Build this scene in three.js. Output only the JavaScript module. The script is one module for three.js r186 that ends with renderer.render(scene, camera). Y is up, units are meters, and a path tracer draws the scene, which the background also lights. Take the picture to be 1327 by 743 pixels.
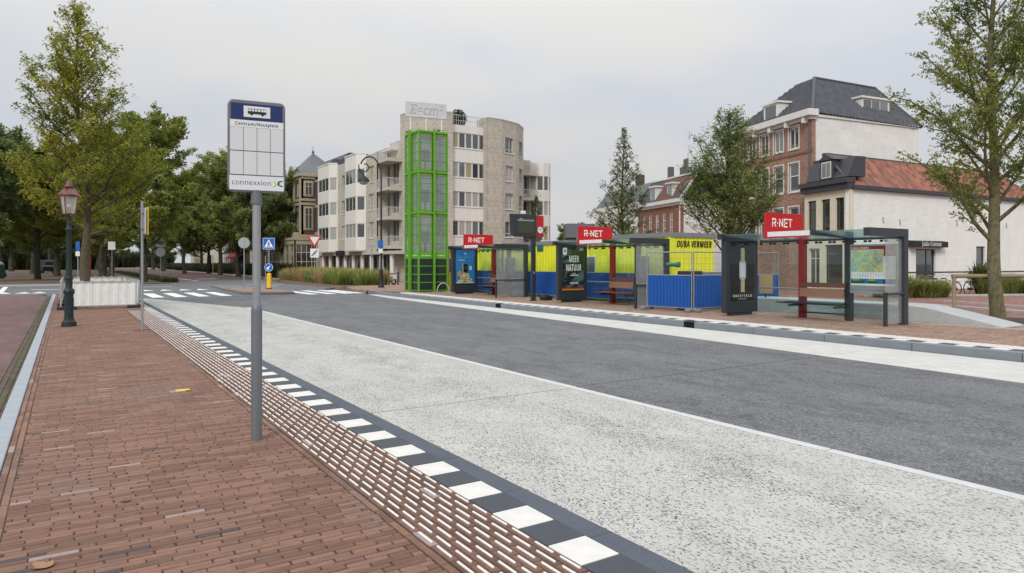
import * as THREE from 'three';
import { mergeGeometries } from 'three/addons/utils/BufferGeometryUtils.js';
import { RoundedBoxGeometry } from 'three/addons/geometries/RoundedBoxGeometry.js';
import { FontLoader } from 'three/addons/loaders/FontLoader.js';
import { TextGeometry } from 'three/addons/geometries/TextGeometry.js';

// ---------------------------------------------------------------- camera, sky, sun, exposure
const scene = new THREE.Scene();
const PHOTO_W = 1327, PHOTO_H = 743, FOCAL = 890, HORIZON = 341, YAW = Math.atan((663.5 - 85) / FOCAL);
const flat = THREE.BufferGeometry.prototype.toNonIndexed; THREE.BufferGeometry.prototype.toNonIndexed = function () { return this.index ? flat.call(this) : this; };
const camera = new THREE.PerspectiveCamera(2 * Math.atan(PHOTO_H / 2 / FOCAL) * 180 / Math.PI, PHOTO_W / PHOTO_H, 0.1, 3000);
camera.position.set(0, 1.86, 0);
camera.rotation.set(0, -YAW, 0);
camera.setViewOffset(PHOTO_W, PHOTO_H, 0, PHOTO_H / 2 - HORIZON, PHOTO_W, PHOTO_H);   // lens shifted down, verticals stay upright
camera.updateMatrixWorld(true); camera.updateProjectionMatrix();

const renderer = new THREE.WebGLRenderer({ antialias: true });
renderer.setSize(1024, 573);
renderer.toneMapping = THREE.LinearToneMapping;
renderer.toneMappingExposure = 1.16;
renderer.shadowMap.enabled = true;

const sunDir = new THREE.Vector3(-0.62, 0.62, 0.52).normalize();
const sun = new THREE.DirectionalLight(new THREE.Color(1.0, 0.93, 0.83), 1.5);
sun.position.copy(sunDir).multiplyScalar(120);
sun.target.position.set(12, 0, -25); scene.add(sun.target);
sun.position.add(sun.target.position);
sun.castShadow = true; sun.shadow.radius = 30; sun.shadow.mapSize.set(2048, 2048);
Object.assign(sun.shadow.camera, { left: -90, right: 90, top: 90, bottom: -90, near: 1, far: 400 });
scene.add(sun);

// ---------------------------------------------------------------- random numbers and noise
function rng(seed) { let s = (seed * 2654435761) >>> 0 || 1; return () => { s = (s + 0x6d2b79f5) | 0; let t = Math.imul(s ^ (s >>> 15), 1 | s); t = (t + Math.imul(t ^ (t >>> 7), 61 | t)) ^ t; return ((t ^ (t >>> 14)) >>> 0) / 4294967296; }; }
const hash2 = (x, y, s) => { let h = Math.imul(x, 374761393) + Math.imul(y, 668265263) + Math.imul(s, 2147483647); h = Math.imul(h ^ (h >>> 13), 1274126177); return ((h ^ (h >>> 16)) >>> 0) / 4294967296; };
function vnoise(x, y, px, py, s) {   // value noise; tiles after px, py cells
  const ix = Math.floor(x), iy = Math.floor(y), fx = x - ix, fy = y - iy, u = fx * fx * (3 - 2 * fx), v = fy * fy * (3 - 2 * fy);
  const m = (a, p) => p ? ((a % p) + p) % p : a, x0 = m(ix, px), x1 = m(ix + 1, px), y0 = m(iy, py), y1 = m(iy + 1, py);
  const a = hash2(x0, y0, s), b = hash2(x1, y0, s), c = hash2(x0, y1, s), d = hash2(x1, y1, s);
  return a + (b - a) * u + (c - a) * v + (a - b - c + d) * u * v;
}
function fbm(x, y, px, py, s, oct = 4) { let t = 0, a = 0.5, n = 0; for (let i = 0; i < oct; i++) { t += a * vnoise(x, y, px, py, s + i); n += a; x *= 2; y *= 2; px *= 2; py *= 2; a *= 0.5; } return t / n; }
const clamp = (x, a = 0, b = 1) => Math.min(b, Math.max(a, x)), lerp = (a, b, t) => a + (b - a) * t, smooth = (a, b, x) => { const t = clamp((x - a) / (b - a)); return t * t * (3 - 2 * t); };
const enc = (v) => 255 * clamp(v <= 0.0031308 ? v * 12.92 : 1.055 * Math.pow(v, 1 / 2.4) - 0.055);

// overcast sky: soft grey layers, lighter towards the zenith
{
  const W = 1024, H = 512, data = new Float32Array(W * H * 4);
  for (let j = 0; j < H; j++) for (let i = 0; i < W; i++) {
    const el = ((j + 0.5) / H - 0.5) * Math.PI, az = ((i + 0.5) / W) * 2 * Math.PI, y = Math.sin(el), up = Math.max(0, y);
    const wx = Math.cos(az) * Math.cos(el), wz = Math.sin(az) * Math.cos(el);
    const k = 2.2 / (up + 0.16);
    const n = fbm(wx * k + 31, wz * k * 1.0 + 17, 0, 0, 5, 5), n2 = fbm(wx * k * 0.45 + 3, wz * k * 0.45 + 71, 0, 0, 9, 3);
    const veil = smooth(0.3, 0.7, 0.45 * n + 0.55 * n2);
    let L = 0.535 * (1 + 2.1 * up * up) * (0.97 + 0.08 * veil);
    const warm = 0.2 + 0.8 * veil;
    const o = (j * W + i) * 4;
    data[o] = L * lerp(0.92, 1.01, warm); data[o + 1] = L * lerp(0.99, 1.0, warm); data[o + 2] = L * lerp(1.12, 0.985, warm); data[o + 3] = 1;
  }
  const t = new THREE.DataTexture(data, W, H, THREE.RGBAFormat, THREE.FloatType);
  t.mapping = THREE.EquirectangularReflectionMapping; t.magFilter = THREE.LinearFilter; t.minFilter = THREE.LinearFilter; t.wrapS = THREE.RepeatWrapping; t.needsUpdate = true;
  scene.background = t; scene.environment = t;
}

// ---------------------------------------------------------------- textures
function dataTex(w, h, fn, srgb = true) {   // fn(x, y) -> linear [r, g, b] in 0..1
  const d = new Uint8Array(w * h * 4);
  for (let y = 0; y < h; y++) for (let x = 0; x < w; x++) {
    const c = fn(x, y), o = (y * w + x) * 4;
    if (srgb) { d[o] = enc(c[0]); d[o + 1] = enc(c[1]); d[o + 2] = enc(c[2]); } else { d[o] = d[o + 1] = d[o + 2] = 255 * clamp(c); }
    d[o + 3] = 255;
  }
  const t = new THREE.DataTexture(d, w, h, THREE.RGBAFormat);
  t.wrapS = t.wrapT = THREE.RepeatWrapping; t.magFilter = THREE.LinearFilter; t.minFilter = THREE.LinearMipmapLinearFilter; t.generateMipmaps = true;
  if (srgb) t.colorSpace = THREE.SRGBColorSpace;
  t.needsUpdate = true; return t;
}
const sized = (t, w, h) => { const c = t.clone(); c.repeat.set(1 / w, 1 / (h ?? w)); c.needsUpdate = true; return c; };
function canvasTex(w, h, draw) {
  const c = document.createElement('canvas'); c.width = w; c.height = h;
  const g = c.getContext('2d'); draw(g, w, h);
  const t = new THREE.CanvasTexture(c); t.colorSpace = THREE.SRGBColorSpace; return t;
}
const mul = (c, k) => [c[0] * k, c[1] * k, c[2] * k], mix3 = (a, b, t) => [lerp(a[0], b[0], t), lerp(a[1], b[1], t), lerp(a[2], b[2], t)];
const lin = (r, g, b) => new THREE.Color().setRGB(r, g, b);

// fine mottling around 1, for tinting painted or cast surfaces
const mottleTex = dataTex(512, 512, (x, y) => { const a = fbm(x / 64, y / 64, 8, 8, 11, 5), b = fbm(x / 8, y / 8, 64, 64, 21, 2); const v = 0.81 + 0.15 * (a - 0.5) + 0.09 * (b - 0.5); return [v, v, v]; });
const grainBump = dataTex(512, 512, (x, y) => 0.6 * fbm(x / 4, y / 4, 128, 128, 31, 3) + 0.4 * fbm(x / 40, y / 40, 0, 0, 33, 2), false);
function mat(r, g, b, o = {}) {
  const { mottle = 1.5, bump = 0, physical, ...rest } = o;
  const m = physical ? new THREE.MeshPhysicalMaterial() : new THREE.MeshStandardMaterial();
  m.color.setRGB(r * (mottle ? 1.22 : 1), g * (mottle ? 1.22 : 1), b * (mottle ? 1.22 : 1)); m.roughness = 0.75; m.metalness = 0;
  if (mottle) m.map = sized(mottleTex, mottle);
  if (bump) { m.bumpMap = sized(grainBump, 0.5); m.bumpScale = bump; }
  for (const [k, v] of Object.entries(rest)) m[k] = v;
  return m;
}
// brick bond textures for walls too far away to pick single bricks
function brickTex(cols, rows, brick, mortar, vary, jw, seed, stain = 0.15) {
  const W = 1024, H = 1024, bw = W / cols, bh = H / rows;
  return dataTex(W, H, (x, y) => {
    const row = Math.floor(y / bh), off = (row % 2) * 0.5, cx = x / bw + off, col = ((Math.floor(cx) % cols) + cols) % cols;
    const fx = (cx - Math.floor(cx)) * bw, fy = y - row * bh;
    const j = Math.min(fx, bw - fx, fy, bh - fy) < jw;
    const n = fbm(x / 128, y / 128, 8, 8, seed + 5, 4) - 0.5, f = fbm(x / 6, y / 6, 0, 0, seed + 9, 2) - 0.5;
    if (j) return mul(mortar, 1 + 0.3 * n + 0.2 * f);
    const h = hash2(col, row, seed) - 0.5, h2 = hash2(col, row, seed + 3) - 0.5;
    return mul([brick[0] * (1 + vary * h), brick[1] * (1 + vary * (h + 0.3 * h2)), brick[2] * (1 + vary * (h + 0.5 * h2))], 1 + stain * 2 * n + 0.2 * f);
  });
}

// ---------------------------------------------------------------- geometry helpers
const M4 = (x = 0, y = 0, z = 0, rx = 0, ry = 0, rz = 0, sx = 1, sy = 1, sz = 1) => new THREE.Matrix4().compose(new THREE.Vector3(x, y, z), new THREE.Quaternion().setFromEuler(new THREE.Euler(rx, ry, rz)), new THREE.Vector3(sx, sy, sz));
function boxUV(g) {   // uv in metres, by the way each face points
  const n = g.index ? g.toNonIndexed() : g, p = n.attributes.position, uv = new Float32Array(p.count * 2), a = new THREE.Vector3(), b = new THREE.Vector3(), c = new THREE.Vector3();
  for (let i = 0; i < p.count; i += 3) {
    a.fromBufferAttribute(p, i); b.fromBufferAttribute(p, i + 1).sub(a); c.fromBufferAttribute(p, i + 2).sub(a); b.cross(c);
    const x = Math.abs(b.x), y = Math.abs(b.y), z = Math.abs(b.z);
    for (let k = 0; k < 3; k++) {
      a.fromBufferAttribute(p, i + k);
      const q = y >= x && y >= z ? [a.x, a.z] : x >= z ? [a.z, a.y] : [a.x, a.y];
      uv[(i + k) * 2] = q[0]; uv[(i + k) * 2 + 1] = q[1];
    }
  }
  n.setAttribute('uv', new THREE.BufferAttribute(uv, 2)); return n;
}
const box = (w, h, d, x = 0, y = 0, z = 0, rx = 0, ry = 0, rz = 0) => boxUV(new THREE.BoxGeometry(w, h, d).applyMatrix4(M4(0, 0, 0, rx, ry, rz))).applyMatrix4(M4(x, y, z));
const span = (x0, x1, y0, y1, z0, z1) => box(x1 - x0, y1 - y0, z1 - z0, (x0 + x1) / 2, (y0 + y1) / 2, (z0 + z1) / 2);
const rbox = (w, h, d, r, x = 0, y = 0, z = 0, seg = 2) => boxUV(new RoundedBoxGeometry(w, h, d, seg, r)).applyMatrix4(M4(x, y, z));
const cyl = (r0, r1, h, x = 0, y = 0, z = 0, n = 16, rx = 0, rz = 0) => new THREE.CylinderGeometry(r1, r0, h, n).toNonIndexed().applyMatrix4(M4(x, y, z, rx, 0, rz));   // r0 below, r1 above, centred
const lathe = (pts, n = 20) => new THREE.LatheGeometry(pts.map(([r, y]) => new THREE.Vector2(r, y)), n).toNonIndexed();
function tube(pts, r, n = 8, seg, closed = false) { return new THREE.TubeGeometry(new THREE.CatmullRomCurve3(pts.map((p) => new THREE.Vector3(...p)), closed), seg ?? pts.length * 4, r, n, closed).toNonIndexed(); }
function bar(a, b, w, h) {   // a straight rectangular or round bar between two points
  const A = new THREE.Vector3(...a), B = new THREE.Vector3(...b), l = A.distanceTo(B), m = new THREE.Matrix4().lookAt(B, A, Math.abs(B.y - A.y) > 0.98 * l ? new THREE.Vector3(1, 0, 0) : new THREE.Vector3(0, 1, 0));
  const g = h === undefined ? new THREE.CylinderGeometry(w, w, l, 10).toNonIndexed().applyMatrix4(M4(0, 0, 0, Math.PI / 2)) : boxUV(new THREE.BoxGeometry(w, h, l));
  return g.applyMatrix4(m).applyMatrix4(M4((A.x + B.x) / 2, (A.y + B.y) / 2, (A.z + B.z) / 2));
}
function prism(pts, depth, bevel = 0) {   // a shape in x, y pushed along z from 0 to depth
  const s = new THREE.Shape(pts.map(([x, y]) => new THREE.Vector2(x, y)));
  return new THREE.ExtrudeGeometry(s, { depth, bevelEnabled: bevel > 0, bevelSize: bevel, bevelThickness: bevel, bevelSegments: 2 });
}
function slabXZ(pts, y0, y1) {   // a polygon in plan (x, z) from y0 up to y1
  const s = new THREE.Shape(pts.map(([x, z]) => new THREE.Vector2(x, -z)));
  return boxUV(new THREE.ExtrudeGeometry(s, { depth: y1 - y0, bevelEnabled: false }).applyMatrix4(M4(0, 0, 0, -Math.PI / 2)).applyMatrix4(M4(0, y0, 0)));
}
function sheet(pts, y) { const s = new THREE.Shape(pts.map(([x, z]) => new THREE.Vector2(x, -z))); return boxUV(new THREE.ShapeGeometry(s).applyMatrix4(M4(0, y, 0, -Math.PI / 2))); }
function merged(list) {
  const keep = list.flat().map((g) => { const n = g.index ? g.toNonIndexed() : g; for (const k of Object.keys(n.attributes)) if (!['position', 'normal', 'uv'].includes(k)) n.deleteAttribute(k); if (!n.attributes.uv) n.setAttribute('uv', new THREE.BufferAttribute(new Float32Array(n.attributes.position.count * 2), 2)); return n; });
  return keep.length === 1 ? keep[0] : mergeGeometries(keep);
}

// ---------------------------------------------------------------- objects
const taken = new Map();
function numbered(name) { const n = taken.get(name) ?? 0; taken.set(name, n + 1); return n ? `${name}_${String(n).padStart(3, '0')}` : name; }
function shade(o) { o.castShadow = true; o.receiveShadow = true; return o; }
function part(name, geos, m, parent, pos, label) {
  const o = shade(new THREE.Mesh(Array.isArray(geos) ? merged(geos) : geos, m)); o.name = name;
  if (pos) o.position.set(...pos);
  if (label) o.userData.label = label;
  parent.add(o); return o;
}
function thing(name, label, category, [x, y, z] = [0, 0, 0], turn = 0, group) {
  const o = new THREE.Group(); o.name = numbered(name); scene.add(o); o.position.set(x, y, z); o.rotation.y = turn;
  o.userData = { label, category }; if (group) o.userData.group = group; return o;
}
function single(name, label, category, geos, m, pos, group) { const o = part(numbered(name), geos, m, scene, pos); o.userData = { label, category }; if (group) o.userData.group = group; return o; }
function setting(name, geos, m, label) { const o = part(numbered(name), geos, m, scene); o.userData = { kind: 'structure', label, category: name.split('_').pop() }; return o; }
function dup(o, [x, y, z], turn, label, scale) { const c = o.clone(); c.name = numbered(o.name.replace(/_\d{3}$/, '')); c.userData = { ...o.userData, label }; c.position.set(x, y, z); c.rotation.y = turn; if (scale) c.scale.setScalar(scale); scene.add(c); return c; }

// ---------------------------------------------------------------- shared materials
const galv = mat(0.30, 0.32, 0.34, { roughness: 0.5, metalness: 0.35, mottle: 0.35 });
const galvDark = mat(0.17, 0.19, 0.21, { roughness: 0.5, metalness: 0.35, mottle: 0.4 });
const anthracite = mat(0.028, 0.034, 0.042, { roughness: 0.38, mottle: 0.9 });
const blackish = mat(0.012, 0.013, 0.014, { roughness: 0.6, mottle: 0.6 });
const whitePaint = mat(0.68, 0.68, 0.67, { roughness: 0.55, mottle: 1.1 });
const signWhite = mat(0.70, 0.71, 0.73, { roughness: 0.4, mottle: 0.8 });
const rnetRed = mat(0.47, 0.008, 0.014, { roughness: 0.6, mottle: 1.3 });
const darkRed = mat(0.30, 0.015, 0.018, { roughness: 0.4, mottle: 1.0 });
const yellowPaint = mat(0.80, 0.50, 0.012, { roughness: 0.5, mottle: 1.0 });
const signBlue = mat(0.010, 0.10, 0.42, { roughness: 0.4, mottle: 0.6 });
const lampGreen = mat(0.004, 0.019, 0.020, { roughness: 0.5, mottle: 0.6 });
const concreteGrey = mat(0.36, 0.38, 0.41, { roughness: 0.9, mottle: 1.7, bump: 0.002 });
const woodBrown = mat(0.20, 0.085, 0.045, { roughness: 0.6, mottle: 0.4 });
const glassClear = new THREE.MeshPhysicalMaterial({ color: lin(0.90, 0.97, 0.95), roughness: 0.02, transmission: 1, thickness: 0, ior: 1.5 });
const glassMilky = new THREE.MeshPhysicalMaterial({ color: lin(0.98, 1.0, 1.0), roughness: 0.22, transmission: 0.86, thickness: 0, ior: 1.5, map: sized(mottleTex, 1.2) });
const glassRoof = new THREE.MeshPhysicalMaterial({ color: lin(0.70, 0.90, 0.90), roughness: 0.2, transmission: 0.92, thickness: 0, ior: 1.12 });
const paneMats = [[0.050, 0.058, 0.062], [0.075, 0.088, 0.095], [0.13, 0.15, 0.155], [0.034, 0.038, 0.040]].map(([r, g, b]) => new THREE.MeshPhysicalMaterial({ color: lin(r, g, b), roughness: 0.05, ior: 1.7, clearcoat: 1, clearcoatRoughness: 0.03 }));
const curtainPane = mat(0.34, 0.34, 0.32, { physical: true, roughness: 0.5, clearcoat: 1, clearcoatRoughness: 0.04, mottle: 0.7 });
const beigePane = mat(0.33, 0.28, 0.15, { physical: true, roughness: 0.5, clearcoat: 1, clearcoatRoughness: 0.04, mottle: 0.7 });
const pickPane = (r) => { const k = r(); return k < 0.62 ? paneMats[Math.floor(r() * 4)] : k < 0.94 ? curtainPane : beigePane; };
const font = await new FontLoader().loadAsync('fonts/droid/droid_sans_bold.typeface.json');
const fontSerif = await new FontLoader().loadAsync('fonts/droid/droid_serif_regular.typeface.json');
// ================================================================ GROUND, ROADS, PAVEMENTS
const NEAR_Z = 6;
setting('ground', [sheet([[-900, 900], [900, 900], [900, -1400], [-900, -1400]], -0.12)], mat(0.10, 0.095, 0.075, { roughness: 1, mottle: 9 }), 'flat ground of the town reaching to the horizon');

// --- asphalt: fine stone grain, dark wheel-worn patches
const asphaltTex = (base, seed, patch, rough = 1) => dataTex(1024, 2048, (x, y) => {   // coarse stones in a dark binder
  const c = vnoise(x / 1.7, y / 1.7, 0, 0, seed), c2 = vnoise(x / 3.4 + 9, y / 3.4, 0, 0, seed + 1), lo = fbm(x / 90, y / 220, 0, 0, seed + 2, 4), d = fbm(x / 40, y / 70, 0, 0, seed + 7, 4);
  const stone = smooth(0.48, 0.78, 0.6 * c + 0.4 * c2), pit = smooth(0.36, 0.14, 0.55 * c + 0.45 * c2);
  let k = 0.92 + rough * (0.75 * stone - 0.62 * pit) + 0.5 * (lo - 0.5);
  k *= 1 - patch * smooth(0.52, 0.74, d);
  return mul(base, Math.max(0.15, k));
});
const asphaltMap = asphaltTex([0.116, 0.120, 0.128], 41, 0.22), redMap = asphaltTex([0.135, 0.078, 0.074], 57, 0.15, 0.6);
const asphaltBump = dataTex(512, 512, (x, y) => fbm(x / 2.5, y / 2.5, 0, 0, 77, 3), false);
const asphalt = new THREE.MeshStandardMaterial({ map: sized(asphaltMap, 6.4, 13), roughness: 0.82, bumpMap: sized(asphaltBump, 1.5), bumpScale: 0.004 });
const asphaltFar = new THREE.MeshStandardMaterial({ map: sized(asphaltMap, 9, 9), roughness: 0.8 });
const redAsphalt = new THREE.MeshStandardMaterial({ map: sized(redMap, 3.4, 9), roughness: 0.9, bumpMap: sized(asphaltBump, 1.5), bumpScale: 0.003 });
const RE = [[12.42, 6], [12.42, -4.6], [13.2, -14.9], [13.85, -25], [14.38, -34.5], [14.95, -38.6]];   // edge between asphalt and the far concrete strip
const bus = setting('bus_road', [slabXZ([[6.42, NEAR_Z], [RE[0][0], NEAR_Z], RE[1], [12.68, -8.115], [6.42, -8.115]], -0.1, 0)], asphalt, 'dark grey asphalt running lane of the bus road');
part('asphalt_panel', [slabXZ([[6.42, -8.142], [12.68, -8.142], RE[2], RE[3], RE[4], RE[5], [15.3, -41], [15.3, -48.4], [-0.9, -48.4], [-0.9, -46.2], [2.6, -46.2], [3.2, -40.9], [3.53, -40.45], [4.26, -38.35], [5.29, -33.92], [6.42, -29.4]], -0.1, 0)], asphalt, bus);
setting('crossing_street', [slabXZ([[-60, -48.41], [15.3, -48.41], [16.9, -50.5], [16.9, -66], [19, -80], [9, -80], [8.2, -69.5], [5, -68], [-60, -68]], -0.1, 0)], asphaltFar, 'grey asphalt side street crossing at the junction');
setting('red_cycle_road', [slabXZ([[-8, NEAR_Z], [-0.86, NEAR_Z], [-0.86, -46], [-1.2, -47.6], [-1.9, -48.4], [-8, -48.4]], -0.1, -0.002)], redAsphalt, 'dull red asphalt road along the left edge');
setting('avenue_road', [slabXZ([[9, -80.01], [19, -80.01], [21, -100], [24, -320], [8, -320], [10.2, -100]], -0.1, -0.002)], redAsphalt, 'reddish avenue running off under the far trees');

// --- pale concrete with dark exposed stones
const concMap = (() => {
  const W = 2048, H = 2048, r = rng(91);
  const t = canvasTex(W, H, (g) => {
    g.fillStyle = '#babbb8'; g.fillRect(0, 0, W, H);
    const dens = (x, y) => { const u = x / W, track = Math.exp(-(((u - 0.60) / 0.13) ** 2)) + 0.55 * Math.exp(-(((u - 0.15) / 0.08) ** 2)); const n = fbm(x / 170, y / 130, 0, 0, 93, 4); return 0.30 + 0.42 * track * smooth(0.3, 0.75, n) + 0.16 * smooth(0.5, 0.8, n); };
    for (let i = 0; i < 150000; i++) {
      const x = r() * W, y = r() * H, d = dens(x, y); if (r() > d) continue;
      const s = 1.1 + 3.3 * r() * r(), v = 18 + 85 * r() * r(), a = 0.5 + 0.4 * r();
      g.fillStyle = `rgba(${v | 0},${(v * 0.99) | 0},${(v * 0.95 + 4) | 0},${a})`; g.beginPath(); g.ellipse(x, y, s * 1.35, s * 0.62, r() * 3, 0, 7); g.fill();
    }
    for (let i = 0; i < 50000; i++) { const x = r() * W, y = r() * H, v = 195 + 35 * r(); g.fillStyle = `rgba(${v | 0},${v | 0},${(v - 4) | 0},0.4)`; g.fillRect(x, y, 1 + 4 * r(), 1 + 2 * r()); }
    const im = g.getImageData(0, 0, W, H), d = im.data;
    for (let y = 0; y < H; y++) for (let x = 0; x < W; x++) {
      const o = (y * W + x) * 4, k = 0.93 + 0.10 * (fbm(x / 220, y / 150, 0, 0, 95, 3) - 0.5) + 0.09 * (hash2(x >> 1, y, 6) - 0.5);
      d[o] *= k; d[o + 1] *= k; d[o + 2] *= k * 0.99;
    }
    g.putImageData(im, 0, 0);
  });
  t.wrapS = t.wrapT = THREE.RepeatWrapping; return t;
})();
const concMapAt = sized(concMap, 3.32, 8.3); concMapAt.offset.set(-3.08 / 3.32, 0);
const laneConcrete = new THREE.MeshStandardMaterial({ map: concMapAt, roughness: 0.92, bumpMap: sized(asphaltBump, 1.2), bumpScale: 0.003 });
const stripMap = dataTex(512, 512, (x, y) => { const n = fbm(x / 50, y / 90, 0, 0, 101, 4) - 0.5, f = hash2(x, y, 12) - 0.5, s = fbm(x / 3, y / 3, 0, 0, 15, 2); return mul([0.50, 0.50, 0.475], 1 + 0.28 * n + 0.14 * f - 0.35 * smooth(0.68, 0.8, s)); });
const stripConcrete = new THREE.MeshStandardMaterial({ map: sized(stripMap, 2.2), roughness: 0.92 });
const lane = setting('concrete_bus_lane', [slabXZ([[3.08, NEAR_Z], [6.27, NEAR_Z], [6.27, -8.045], [3.08, -8.045]], -0.1, 0.003)], laneConcrete, 'pale speckled concrete lane beside the near platform');
part('concrete_panel', [slabXZ([[3.08, -8.075], [6.27, -8.075], [6.27, -22.0], [3.08, -22.0]], -0.1, 0.003)], laneConcrete, lane);
part('concrete_panel', [slabXZ([[3.08, -22.03], [6.27, -22.03], [6.27, -30.0], [5.29, -33.9], [4.26, -38.33], [3.53, -40.43], [3.2, -40.88], [3.08, -40.9]], -0.1, 0.003)], laneConcrete, lane);
const far = setting('concrete_stop_strip', [slabXZ([[12.43, NEAR_Z], [14.98, NEAR_Z], [14.98, -8.11], [12.69, -8.11], [12.43, -4.6]], -0.1, 0.003)], stripConcrete, 'pale concrete strip along the far platform kerb');
part('concrete_panel', [slabXZ([[12.7, -8.125], [14.98, -8.125], [14.98, -24], [13.8, -24], [13.21, -14.9]], -0.1, 0.003)], stripConcrete, far);
part('concrete_panel', [slabXZ([[13.8, -24.012], [14.98, -24.012], [15.2, -34], [15.4, -38.5], [14.97, -38.6], [14.39, -34.5]], -0.1, 0.003)], stripConcrete, far);
// white edging blocks between concrete and asphalt
{
  const o = new THREE.Group(); o.name = 'lane_edge_line'; o.userData = { kind: 'structure', label: 'white edging line between pale lane and dark asphalt', category: 'line' }; scene.add(o);
  const white = mat(0.50, 0.51, 0.51, { roughness: 0.8, mottle: 0.5 }), g = rbox(0.125, 0.1, 1.985, 0.006, 0, -0.042, 0, 1);
  for (let z = 6; z > -29; z -= 2) part('edge_block', g, white, o, [6.345, 0, z - 1]);
}

// --- near platform ------------------------------------------------------------------------------------------------
const TOP = 0.16;
const sandJoint = mat(0.050, 0.038, 0.030, { roughness: 1, mottle: 0.3 });
const platform = setting('near_platform', [slabXZ([[-0.6, NEAR_Z], [2.99, NEAR_Z], [2.99, -40.9], [2.5, -43], [2.0, -45.2], [0.8, -46], [-0.4, -46], [-0.6, -45]], -0.1, TOP - 0.055), slabXZ([[-0.44, NEAR_Z], [2.73, NEAR_Z], [2.73, -40], [-0.44, -40]], TOP - 0.055, TOP - 0.011)], sandJoint, 'raised platform paved with thin brown bricks in the foreground');
const brickGeo = (l, w, h, off, c = 0.004) => {   // long side along x, chamfered top, its top at y = 0
  const a = l / 2, b = w / 2, A = a - c, Bb = b - c, P = [], U = [];
  const quad = (p, q, r, s) => { for (const v of [p, q, r, p, r, s]) { P.push(...v); U.push(v[0] * 2 + off, v[2] * 2 + off * 1.7 + v[1]); } };
  const t = [[-A, 0, Bb], [A, 0, Bb], [A, 0, -Bb], [-A, 0, -Bb]], m = [[-a, -c, b], [a, -c, b], [a, -c, -b], [-a, -c, -b]], d = m.map(([x, , z]) => [x, -h, z]);
  quad(...t);
  for (let i = 0; i < 4; i++) { const j = (i + 1) % 4; quad(m[i], m[j], t[j], t[i]); quad(d[i], d[j], m[j], m[i]); }
  const g = new THREE.BufferGeometry(); g.setAttribute('position', new THREE.Float32BufferAttribute(P, 3)); g.setAttribute('uv', new THREE.Float32BufferAttribute(U, 2)); g.computeVertexNormals(); return g;
};
const brickSurf = dataTex(512, 512, (x, y) => { const a = fbm(x / 60, y / 30, 0, 0, 61, 4) - 0.5, b = fbm(x / 3, y / 3, 0, 0, 63, 2) - 0.5; const v = 0.78 + 0.34 * a + 0.34 * b; return [v, v, v]; });
const brickMat = (c) => new THREE.MeshStandardMaterial({ color: c, map: brickSurf, roughness: 0.88, bumpMap: grainBump, bumpScale: 0.003 });
const BL = 0.2533, BW = 0.0535, JT = 0.0065;
const stain = (x, z) => smooth(0.56, 0.8, fbm(x * 0.9 + 40, z * 0.7 + 90, 0, 0, 71, 4));
const tones = [];
{ const r = rng(7); for (let i = 0; i < 14; i++) { const k = 0.74 + 0.5 * r(), h = r() - 0.5; tones.push([0.234 * k * (1 + 0.08 * h), 0.127 * k, 0.088 * k * (1 - 0.18 * h)]); } }
const paleTone = [0.36, 0.27, 0.245], greyTone = [0.085, 0.072, 0.075];
function project(x, y, z) { const v = new THREE.Vector3(x, y, z).project(camera); return v.z < 1 && Math.abs(v.x) < 1.04 && Math.abs(v.y) < 1.06; }
function layBricks(name, stuffName, spots, geoNear, parent, keep, extra) {   // nearest ones in view as single bricks, the rest as one mass
  const cam = camera.position, seen = spots.filter((s) => project(s.x, TOP, s.z)).sort((a, b) => Math.hypot(a.x - cam.x, a.z - cam.z) / a.l - Math.hypot(b.x - cam.x, b.z - cam.z) / b.l), near = new Set(seen.slice(0, keep));
  const mats = new Map();
  for (const s of near) {
    if (!mats.has(s.tone)) mats.set(s.tone, brickMat(lin(...s.tone)));
    const o = part(name, geoNear[Math.floor(s.k * geoNear.length)], mats.get(s.tone), parent, [s.x, s.y, s.z]);
    o.rotation.set(s.rx, s.turn, s.rz); o.scale.x = s.l / BL;
    if (extra) extra(o, s);
  }
  const rest = spots.filter((s) => !near.has(s)), im = shade(new THREE.InstancedMesh(geoNear[0], brickMat(lin(1, 1, 1)), rest.length));
  rest.forEach((s, i) => { im.setMatrixAt(i, M4(s.x, s.y, s.z, s.rx, s.turn, s.rz, s.l / BL, 1, 1)); im.setColorAt(i, lin(...s.col)); });
  im.name = stuffName; im.userData = { kind: 'stuff' }; parent.add(im);
  return rest;
}
const bricks4 = [0, 0.31, 0.57, 0.83].map((o) => brickGeo(BL - JT, BW - JT, 0.05, o));
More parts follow.
